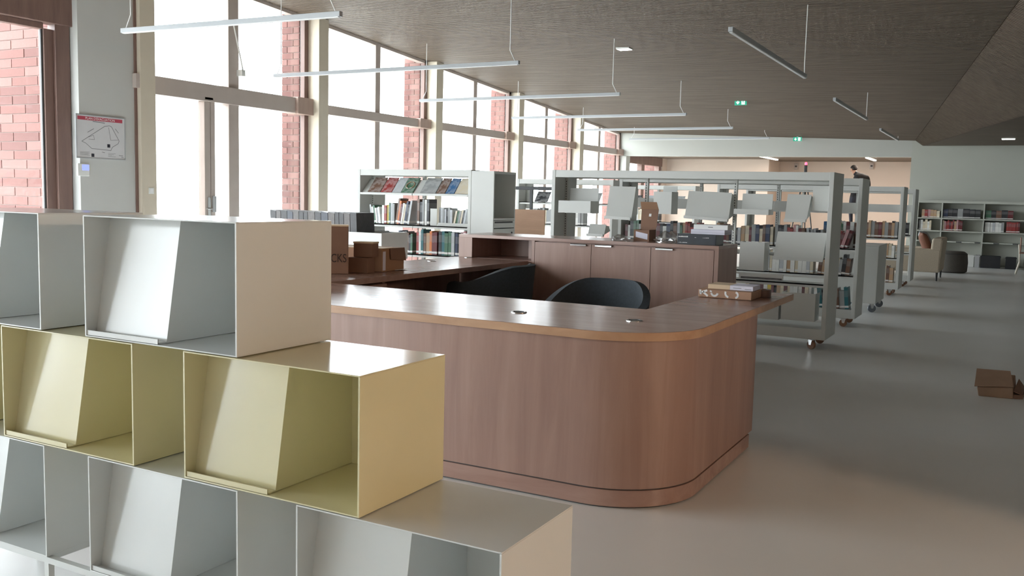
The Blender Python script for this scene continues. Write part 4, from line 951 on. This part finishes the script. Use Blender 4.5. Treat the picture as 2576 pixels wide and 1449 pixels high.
dr = part('door', MB().box(x1-0.02, x1, y0_+0.022, y1_-0.022, 0.06, 1.0), 'shelf_white', tw, bevel=0.002); part('handle', MB().box(x1, x1+0.014, y1_-0.09, y1_-0.078, 0.90, 0.96), 'slot_dark', dr)
# units further back along the windows
for lab, ya in (('white bookshelf by the windows behind the plywood panel', 13.4), ('white bookshelf by the windows, farthest visible', 17.6)):
    t = shelving(lab, -7.2, -5.5, ya, ya+0.53, 1.672, 2, (1.30, 0.95, 0.60), (), name='bookshelf', slots=False)
    nm = 'behind the plywood panel' if ya < 15 else 'on the farthest bookshelf by the windows'
    row(-7.05, -6.0 if ya < 15 else -6.2, ya+0.04, 0.951, ['grey', 'silver', 'black', 'cream', 'grey', 'white'], (0.03, 0.05), (0.2, 0.26), desc=nm, group='books '+nm, seed=int(ya))
    for i, (a, c_) in enumerate(((-6.9, 'front_black'), (-6.6, 'front_silver'), (-6.3, 'front_navy'), (-6.0, 'front_grey'))):
        magazine(a, a+0.24, ya+0.05, 1.302, 0.22, 0.7, c_, '%s magazine from the left %s' % (nth(i), nm), 'magazines '+nm)
# plywood booth panel with a green chair and a dark bar
YP = 10.75
pa, pb = ony(1293, 526, YP), ony(1370, 529, YP)
t = thing('study_booth', 'upright plywood panel of a study desk beyond the cabinet', 'desk', ((pa.x+pb.x)/2, YP+0.3, 0))
part('end_panel', MB().box(pa.x, pb.x, YP, YP+0.03, 0.0, pa.z), 'plywood', t, bevel=0.002); part('desktop', MB().box(pa.x, pb.x, YP+0.03, YP+1.2, 0.70, 0.74), 'plywood', t); part('end_panel', MB().box(pa.x, pb.x, YP+1.2, YP+1.23, 0.0, 0.74), 'plywood', t)
tub_chair('green grey chair half hidden behind the plywood panel', -5.86, 10.27, math.radians(100), 'fabric_green', hb=0.985, ha=0.8)
da, db = ony(1297, 467, 12.6), ony(1392, 479, 12.6)
t = thing('screen_bar', 'long dark screen edge standing in front of the bookshelf behind the panel', 'screen', ((da.x+db.x)/2, 12.6, 0))
part('screen', MB().box(da.x, db.x+0.35, 12.6, 12.63, db.z, da.z-0.01), 'black_plastic', t, bevel=0.004); part('stand_post', MB().box(da.x+0.25, da.x+0.29, 12.605, 12.63, 0.02, db.z), 'black_plastic', t); part('stand_post', MB().box(db.x+0.1, db.x+0.14, 12.605, 12.63, 0.02, db.z), 'black_plastic', t)
part('stand_foot', MB().box(da.x+0.1, db.x+0.3, 12.5, 12.74, 0, 0.02), 'black_plastic', t)

# record bins between the desk wing and the windows bookshelf
YBN = 7.75
ra, rb = ony(877, 583, YBN), ony(960, 583, YBN)
xl = -7.35
t = thing('record_cart', 'white bin cart holding dark record sleeves behind the desk wing', 'cart', ((xl+rb.x)/2, YBN+0.25, 0))
zc0, zc1 = 0.68, ra.z
part('front_panel', MB().box(xl, rb.x, YBN, YBN+0.02, zc0, zc1), 'shelf_white', t); part('back_panel', MB().box(xl, rb.x, YBN+0.45, YBN+0.47, zc0, zc1), 'shelf_white', t)
part('side_panel', MB().box(xl, xl+0.02, YBN+0.02, YBN+0.45, zc0, zc1), 'shelf_white', t); part('side_panel', MB().box(rb.x-0.02, rb.x, YBN+0.02, YBN+0.45, zc0, zc1), 'shelf_white', t); part('bottom', MB().box(xl+0.02, rb.x-0.02, YBN+0.02, YBN+0.45, zc0, zc0+0.02), 'shelf_white', t)
for a in (xl+0.03, rb.x-0.08):
    for b_ in (YBN+0.03, YBN+0.4): part('leg', MB().box(a, a+0.04, b_, b_+0.04, 0, zc0), 'shelf_white', t)
x = xl+0.05; i = 0; rc = ['sleeve_a', 'sleeve_b', 'sleeve_a', 'sleeve_c', 'sleeve_b', 'sleeve_a']
while x < rb.x-0.36:
    w_ = random.uniform(0.05, 0.10)
    if 0.75 < (x-xl)/(rb.x-xl) < 0.8: w_ = 0.15
    s = MB().slab([(x, YBN+0.06, zc0+0.021), (x+w_, YBN+0.06, zc0+0.021), (x+w_-0.03, YBN+0.07, zc1+0.20-random.uniform(0, 0.02)), (x-0.03, YBN+0.07, zc1+0.20)], (0, 0.31, 0))
    single('record_sleeve', s, rc[i % 6], '%s bundle of dark record sleeves from the left in the white bin cart' % nth(i), 'record sleeve', 'record sleeves in the bin cart'); x += w_+0.006; i += 1

# dark folders lying on the cart's left end, seen over the display boxes
# ================================================================== FAR RIGHT
# closed book trolley
ca = ony(2212, 620, 12.64); xr_, xl_ = ca.x, ca.x-0.5
t = thing('book_trolley', 'closed white box trolley on grey casters between shelving units', 'trolley', ((xr_+xl_)/2, 13.05, 0))
part('body', MB().box(xl_, xr_, 12.62, 13.46, 0.115, ca.z), 'shelf_white', t, bevel=0.004); part('top_rim', MB().box(xl_-0.004, xr_+0.004, 12.616, 13.464, ca.z, ca.z+0.012), 'shelf_white', t)
for a in (xl_+0.05, xr_-0.05):
    for b_ in (12.68, 13.40): caster(t, a, b_, 0.115, 'wheel_grey', 0.4, 0.05)
# armchair (faces left), cushions, pouf
ac = thing('armchair', 'beige upholstered armchair on thin dark legs', 'armchair', (-1.75, 19.5, 0))
ax0, ax1, ay0, ay1 = -2.25, -1.16, 18.85, 20.05
part('seat_base', MB().box(ax0, ax1, ay0+0.14, ay1-0.14, 0.16, 0.40), 'fabric_beige', ac, bevel=0.03)
part('armrest', MB().box(ax0, ax1, ay0, ay0+0.14, 0.16, 0.60), 'fabric_beige', ac, bevel=0.03); part('armrest', MB().box(ax0, ax1, ay1-0.14, ay1, 0.16, 0.60), 'fabric_beige', ac, bevel=0.03)
part('backrest', MB().hexa([(ax1-0.2, ay0+0.005, 0.3), (ax1+0.004, ay0+0.005, 0.3), (ax1+0.004, ay1-0.005, 0.3), (ax1-0.2, ay1-0.005, 0.3)], [(ax1-0.16, ay0+0.005, 0.80), (ax1+0.03, ay0+0.005, 0.80), (ax1+0.03, ay1-0.005, 0.80), (ax1-0.16, ay1-0.005, 0.80)]), 'fabric_beige', ac, bevel=0.035)
part('seat_cushion', MB().box(ax0, ax1-0.2, ay0+0.145, ay1-0.145, 0.40, 0.50), 'fabric_beige', ac, bevel=0.03)
for a in (ax0+0.08, ax1-0.05):
    for b_ in (ay0+0.06, ay1-0.06): part('leg', MB().tube([(a, b_, 0.17), (a, b_, 0)], [0.022, 0.014], 8), 'black_plastic', ac)
def cushion(label, c, sx, sy, sz, rot, m):
    bm = bmesh.new(); bmesh.ops.create_cube(bm, size=1); bmesh.ops.subdivide_edges(bm, edges=bm.edges, cuts=7, use_grid_fill=True)
    for v in bm.verts:
        x, y, z = v.co*2; k = (1-x**4)*(1-y**4); v.co = Vector((x*0.5*(1-0.06*(1-abs(y))), y*0.5*(1-0.06*(1-abs(x))), z*0.5*(0.12+0.88*max(0, k)**0.5)))
    me = bpy.data.meshes.new('cushion'); bm.to_mesh(me); bm.free(); me.materials.append(MATS[m]); me.polygons.foreach_set('use_smooth', [True]*len(me.polygons))
    o = bpy.data.objects.new('cushion', me); COL.objects.link(o); o.scale = (sx, sy, sz); o.location = c; o.rotation_euler = rot; tag(o, label, 'cushion')
cushion('brown cushion leaning in the beige armchair', (-1.47, 19.27, 0.70), 0.40, 0.40, 0.16, (0, math.radians(68), 0.2), 'fabric_brown')
cushion('light grey cushion behind the brown one in the beige armchair', (-1.49, 19.70, 0.72), 0.42, 0.40, 0.16, (0, math.radians(62), -0.1), 'fabric_grey')
pf = onz(2388, 687); t = thing('pouf', 'dark grey round pouf behind the beige armchair', 'pouf', (pf.x-0.02, pf.y+0.33, 0))
part('upholstery', MB().lathe((pf.x-0.02, pf.y+0.33, 0), [(0.30, 0.0), (0.34, 0.03), (0.35, 0.22), (0.33, 0.41), (0.27, 0.45), (0.02, 0.46)], 32), 'pouf_grey', t, smooth=True); part('seam', MB().lathe((pf.x-0.02, pf.y+0.33, 0.395), [(0.333, 0), (0.340, 0.006), (0.333, 0.012)], 32), 'slot_dark', t)
# wall shelves along the end wall
WY0, WY1 = 24.58, 24.96
WX0, WX1 = -2.1, 2.6
ws = thing('wall_shelving', 'long low white shelving against the end wall at right', 'shelving', (0.25, 24.8, 0))
ztop = ony(2400, 505, WY0).z; zl1 = ony(2400, 549, WY0).z; zl2 = ony(2400, 581, WY0).z; zl3 = ony(2400, 607, WY0).z
part('top_panel', MB().box(WX0, WX1, WY0, WY1, ztop-0.06, ztop), 'shelf_white_dim', ws)
part('back_board', MB().box(WX0, WX1, WY1-0.01, WY1, 0.02, ztop-0.06), 'shelf_white_dim', ws)
u1, u2_ = ony(2369, 520, WY0).x, ony(2475, 520, WY0).x; step = u2_-u1
ups = [WX0]+[u1+step*i for i in range(-0, 5) if WX0 < u1+step*i < WX1-0.1]+[WX1-0.03]
for a in ups: part('upright', MB().box(a, a+0.028, WY0+0.005, WY1-0.01, 0.02, ztop-0.06), 'shelf_white_dim', ws)
for a, b_ in zip(ups[:-1], ups[1:]):
    for z in (zl1, zl2, zl3): part('shelf', MB().box(a+0.028, b_, WY0, WY1-0.01, z-0.028, z), 'shelf_white_dim', ws)
lt = MB(); x = WX0+0.1
while x < WX1-0.3: lt.box(x, x+0.12, WY0-0.004, WY0-0.0005, zl3-0.027, zl3-0.002); x += 0.4
tag(part('label_holders', lt, 'slot_dark', ws), kind='stuff')
wg = 'books on the end wall shelving'
row(ups[0]+0.1, ups[1]-0.02, WY0+0.05, zl1+0.001, ['tan', 'red', 'cream', 'pink'], (0.05, 0.08), (0.16, 0.2), desc='on the top shelf at the left of the end wall', group=wg, seed=40)
row(ups[1]+0.04, ups[2]-0.02, WY0+0.05, zl1+0.001, ['black', 'navy', 'black', 'grey'], (0.08, 0.14), (0.20, 0.23), desc='on the top shelf in the middle of the end wall', group=wg, seed=41)
row(ups[2]+0.04, ups[3]-0.25, WY0+0.05, zl1+0.001, ['maroon', 'brown', 'green', 'grey', 'black'], (0.09, 0.15), (0.20, 0.23), desc='on the top shelf at the right of the end wall', group=wg, seed=42)
row(ups[0]+0.05, ups[1]-0.2, WY0+0.05, zl2+0.001, ['white', 'grey', 'black', 'cream'], (0.04, 0.06), (0.2, 0.26), desc='on the lower shelf at the left of the end wall', group=wg, seed=43)
row(ups[1]+0.04, ups[2]-0.42, WY0+0.05, zl2+0.001, ['maroon', 'pink', 'tan', 'white', 'red', 'brown', 'cream'], (0.03, 0.05), (0.21, 0.27), desc='on the lower shelf in the middle of the end wall', group=wg, seed=44)
row(ups[2]+0.05, ups[2]+0.48, WY0+0.05, zl2+0.001, ['white', 'silver', 'grey', 'cream'], (0.05, 0.08), (0.22, 0.24), desc='in the white run on the lower shelf of the end wall', group=wg, seed=45)
row(ups[2]+0.5, ups[2]+0.8, WY0+0.05, zl2+0.001, ['red', 'maroon', 'red'], (0.035, 0.05), (0.24, 0.26), desc='in the red run on the lower shelf of the end wall', group=wg, seed=46)
def crate(label, xa, xb, y, h_, m, cat='crate'):
    t = thing('storage_crate', label, cat, ((xa+xb)/2, y+0.17, 0), 'crates under the end wall shelving')
    s = MB(); s.box(xa, xb, y, y+0.012, 0.003, h_); s.box(xa, xb, y+0.33, y+0.342, 0.003, h_); s.box(xa, xa+0.012, y+0.012, y+0.33, 0.003, h_); s.box(xb-0.012, xb, y+0.012, y+0.33, 0.003, h_); s.box(xa+0.012, xb-0.012, y+0.012, y+0.33, 0.003, 0.015)
    part('walls', s, m, t); part('rim', MB().box(xa-0.008, xb+0.008, y-0.008, y, h_-0.03, h_), m, t); part('contents', MB().box(xa+0.02, xb-0.02, y+0.02, y+0.32, 0.016, h_-0.04), m, t)
def cx(px, y): return ony(px, 665, y).x
YC = 24.15
crate('white bin beside the pouf under the end wall shelving', cx(2405, YC), cx(2449, YC), YC, 0.27, 'shelf_white'); crate('pale computer tower shaped bin next to the black bags', cx(2451, YC), cx(2463, YC), YC, 0.28, 'alu')
crate('left black storage bag under the end wall shelving', cx(2466, YC), cx(2516, YC), YC-0.1, 0.28, 'black_plastic'); crate('right black storage bag under the end wall shelving', cx(2529, YC), cx(2556, YC), YC-0.1, 0.27, 'black_plastic')
# bentwood chair at the right edge
ch = onz(2554, 690); hx, hy = ch.x, ch.y
bc = thing('bentwood_chair', 'pale bentwood chair cut off at the right edge', 'chair', (hx+0.3, hy+0.2, 0))
def leg(pts): part('leg', MB().tube(pts, 0.016, 8), 'white_leg', bc, smooth=True)
leg([(hx, hy, 0), (hx+0.06, hy+0.02, 0.25), (hx+0.05, hy+0.03, 0.45), (hx+0.03, hy+0.03, 0.62)]); leg([(hx, hy+0.42, 0), (hx+0.06, hy+0.4, 0.25), (hx+0.05, hy+0.39, 0.45), (hx+0.03, hy+0.39, 0.62)])
leg([(hx+0.55, hy, 0), (hx+0.47, hy+0.02, 0.3), (hx+0.44, hy+0.03, 0.44)]); leg([(hx+0.55, hy+0.42, 0), (hx+0.47, hy+0.4, 0.3), (hx+0.44, hy+0.39, 0.44)])
part('seat', MB().box(hx+0.04, hx+0.50, hy+0.0, hy+0.42, 0.44, 0.465), 'tan_seat', bc, bevel=0.01); part('backrest', MB().box(hx+0.05, hx+0.075, hy+0.0, hy+0.42, 0.48, 0.78), 'tan_seat', bc, bevel=0.01)
# tripod laser level in the further room
tx, ty = ony(2027, 425, 24.0).x, 24.0
tr = thing('tripod_laser', 'black tripod with a glowing red light seen over the shelving', 'tripod', (tx, ty, 0))
ztp = ony(2028, 411, ty).z
part('column', MB().tube([(tx, ty, 0.9), (tx, ty, ztp-0.22)], 0.02, 8), 'black_plastic', tr); part('head', MB().box(tx-0.035, tx+0.035, ty-0.035, ty+0.035, ztp-0.22, ztp-0.04), 'black_plastic', tr, bevel=0.01)
part('red_light', MB().lathe((tx, ty, ztp-0.04), [(0.03, 0), (0.03, 0.05), (0.02, 0.065), (0.004, 0.07)], 16), 'red_led', tr); part('pan_handle', MB().tube([(tx, ty, ztp-0.26), (tx+0.22, ty-0.05, ztp-0.30)], 0.014, 8), 'black_plastic', tr); part('pan_handle', MB().tube([(tx, ty, ztp-0.25), (tx-0.16, ty-0.02, ztp-0.27)], 0.012, 8), 'black_plastic', tr)
for k in range(3):
    a = math.radians(90+120*k); part('leg', MB().tube([(tx+math.cos(a)*0.03, ty+math.sin(a)*0.03, ztp-0.3), (tx+math.cos(a)*0.42, ty+math.sin(a)*0.42, 0)], [0.018, 0.012], 8), 'black_plastic', tr)
for i, (px, py) in enumerate(((2003, 419), (2193, 418))):
    c = ony(px, py, 30.38); t = thing('wall_sensor', ['small grey wall sensor left of the tripod in the further room', 'small grey wall sensor right of the person in the further room'][i], 'sensor', (c.x, 30.38, c.z))
    part('case', MB().box(c.x-0.06, c.x+0.06, 30.34, 30.395, c.z-0.1, c.z+0.1), 'window_metal', t, bevel=0.01); part('lens', MB().box(c.x-0.03, c.x+0.03, 30.335, 30.34, c.z-0.02, c.z+0.03), 'slot_dark', t)

# ================================================================== PERSON behind the second shelving unit
KP = 0.97; PZ = 0.70
def person():
    V = []; E = []; Rr = []
    def add(p, r, par=None):
        V.append(Vector(p)); Rr.append(r); i = len(V)-1
        if par is not None: E.append((par, i))
        return i
    k = KP
    pel = add((-0.14, 0, 0.97*k), (0.145, 0.125)); wa = add((-0.12, -0.01, 1.12*k), (0.125, 0.13), pel); chs = add((0.03, -0.03, 1.42*k), (0.165, 0.17), wa); nk0 = add((-0.03, -0.045, 1.57*k), (0.11, 0.095), chs)
    nk = add((-0.120, -0.055, 1.605*k), (0.06, 0.06), nk0); h1 = add((-0.180, -0.065, 1.65*k), (0.078, 0.070), nk); h2 = add((-0.200, -0.07, 1.725*k), (0.088, 0.078), h1); add((-0.195, -0.07, 1.775*k), (0.062, 0.058), h2)
    for s in (-1, 1):
        hp = add((-0.14, s*0.10, 0.90*k), (0.095, 0.09), pel); kn = add((-0.16, s*0.115, 0.50*k), (0.06, 0.06), hp); an = add((-0.11, s*0.12, 0.09*k), (0.042, 0.042), kn); ft = add((-0.20, s*0.125, 0.042), (0.04, 0.034), an); add((-0.29, s*0.13, 0.034), (0.036, 0.026), ft)
        sh_ = add((0.06, s*0.2, 1.50*k), (0.07, 0.07), chs); el = add((0.08, s*0.27, 1.24*k), (0.048, 0.048), sh_); wr = add((-0.2, s*0.22, 1.12*k), (0.030, 0.030), el)
        pm_ = add((-0.27, s*0.205, 1.10*k), (0.034, 0.020), wr)
        for j in range(4):
            o_ = (j-1.5)*0.021; l = (0.07, 0.08, 0.075, 0.06)[j]
            a = add((-0.305, s*0.205+o_, 1.095*k), (0.010, 0.010), pm_); b = add((-0.305-l*0.5, s*0.205+o_*1.1, 1.085*k), (0.009, 0.009), a); add((-0.305-l, s*0.205+o_*1.15, 1.065*k), (0.008, 0.008), b)
        a = add((-0.26, s*0.205-s*0.035, 1.095*k), (0.011, 0.011), pm_); add((-0.295, s*0.205-s*0.06, 1.08*k), (0.009, 0.009), a)
    me = bpy.data.meshes.new('person_skeleton'); me.from_pydata(V, E, []); o = bpy.data.objects.new('person_tmp', me); COL.objects.link(o)
    md = o.modifiers.new('skin', 'SKIN'); md.use_smooth_shade = True
    for i, d in enumerate(me.skin_vertices[0].data): d.radius = Rr[i]; d.use_root = (i == 0)
    o.modifiers.new('sub', 'SUBSURF').levels = 2
    dg = bpy.context.evaluated_depsgraph_get(); body = bpy.data.meshes.new_from_object(o.evaluated_get(dg)); bpy.data.objects.remove(o, do_unlink=True)
    body.materials.clear()
    for m in ('jacket_black', 'trouser_dark', 'skin', 'black_plastic'): body.materials.append(MATS[m])
    for f in body.polygons:
        c = f.center; f.use_smooth = True
        f.material_index = 2 if ((c.z > 1.56*k and c.x < -0.10) or (c.x < -0.225 and 1.0 < c.z < 1.25*k)) else 3 if c.z < 0.085 else 1 if c.z < 0.95*k else 0
    return body
RZ = math.radians(-35)
me = person(); po = bpy.data.objects.new('person', me); COL.objects.link(po); PX, PY = -3.80, 27.0
po.location = (PX, PY, PZ); po.rotation_euler = (0, 0, RZ); tag(po, 'person in a black jacket standing high up in the further room, facing left', 'person')
k = KP; hc = Vector((-0.192, -0.068, 1.735*k))
def head_part(name, bmfn, m):
    bm = bmesh.new(); bmfn(bm); me = bpy.data.meshes.new(name); bm.to_mesh(me); bm.free(); me.materials.append(MATS[m]); me.polygons.foreach_set('use_smooth', [True]*len(me.polygons))
    o = bpy.data.objects.new(name, me); COL.objects.link(o); o.parent = po; return o
def hair(bm):
    bmesh.ops.create_uvsphere(bm, u_segments=20, v_segments=14, radius=1)
    for v in bm.verts:
        if v.co.z < -0.1 and v.co.x < 0.15: v.co.z = -0.1
        if v.co.x < -0.75 and v.co.z < 0.35: v.co.x = -0.75
        v.co = hc+Vector((0.012+v.co.x*0.098, v.co.y*0.09, 0.015+v.co.z*0.088))
head_part('hair', hair, 'hair_dark')
def blob(c, r): return lambda bm: [setattr(v, 'co', hc+Vector(c)+Vector((v.co.x*r[0], v.co.y*r[1], v.co.z*r[2]))) for v in bmesh.ops.create_uvsphere(bm, u_segments=10, v_segments=8, radius=1)['verts']]
head_part('nose', blob((-0.088, 0, -0.035), (0.022, 0.014, 0.022)), 'skin')
for s in (-1, 1):
    head_part('ear', blob((0.01, s*0.082, -0.035), (0.022, 0.010, 0.030)), 'skin'); head_part('eye', blob((-0.078, s*0.032, -0.01), (0.010, 0.014, 0.008)), 'paper_white')
head_part('mouth', blob((-0.082, 0, -0.075), (0.008, 0.024, 0.006)), 'tan_seat')
head_part('collar', lambda bm: [setattr(v, 'co', Vector((-0.085+v.co.x*0.085, -0.05+v.co.y*0.09, 1.575*k+v.co.z*0.06))) for v in bmesh.ops.create_uvsphere(bm, u_segments=16, v_segments=10, radius=1)['verts']], 'jacket_black')

ld = thing('step_ladder', 'aluminium step ladder under the person in the further room', 'ladder', (PX-0.2, PY, 0))
for i in range(3):
    z = 0.2325*(i+1); part('step', MB().box(PX-0.42, PX+0.06, PY-0.24, PY+0.24, z-0.03, z), 'alu', ld) if i == 2 else part('step', MB().box(PX+0.08+0.12*(1-i), PX+0.2+0.12*(1-i), PY-0.24, PY+0.24, z-0.03, z), 'alu', ld)
for s_ in (-1, 1):
    part('rail', MB().tube([(PX+0.34, PY+s_*0.25, 0.0), (PX+0.02, PY+s_*0.25, 0.68)], 0.018, 8), 'alu', ld); part('rear_leg', MB().tube([(PX-0.5, PY+s_*0.25, 0.0), (PX-0.36, PY+s_*0.25, 0.68)], 0.016, 8), 'alu', ld)
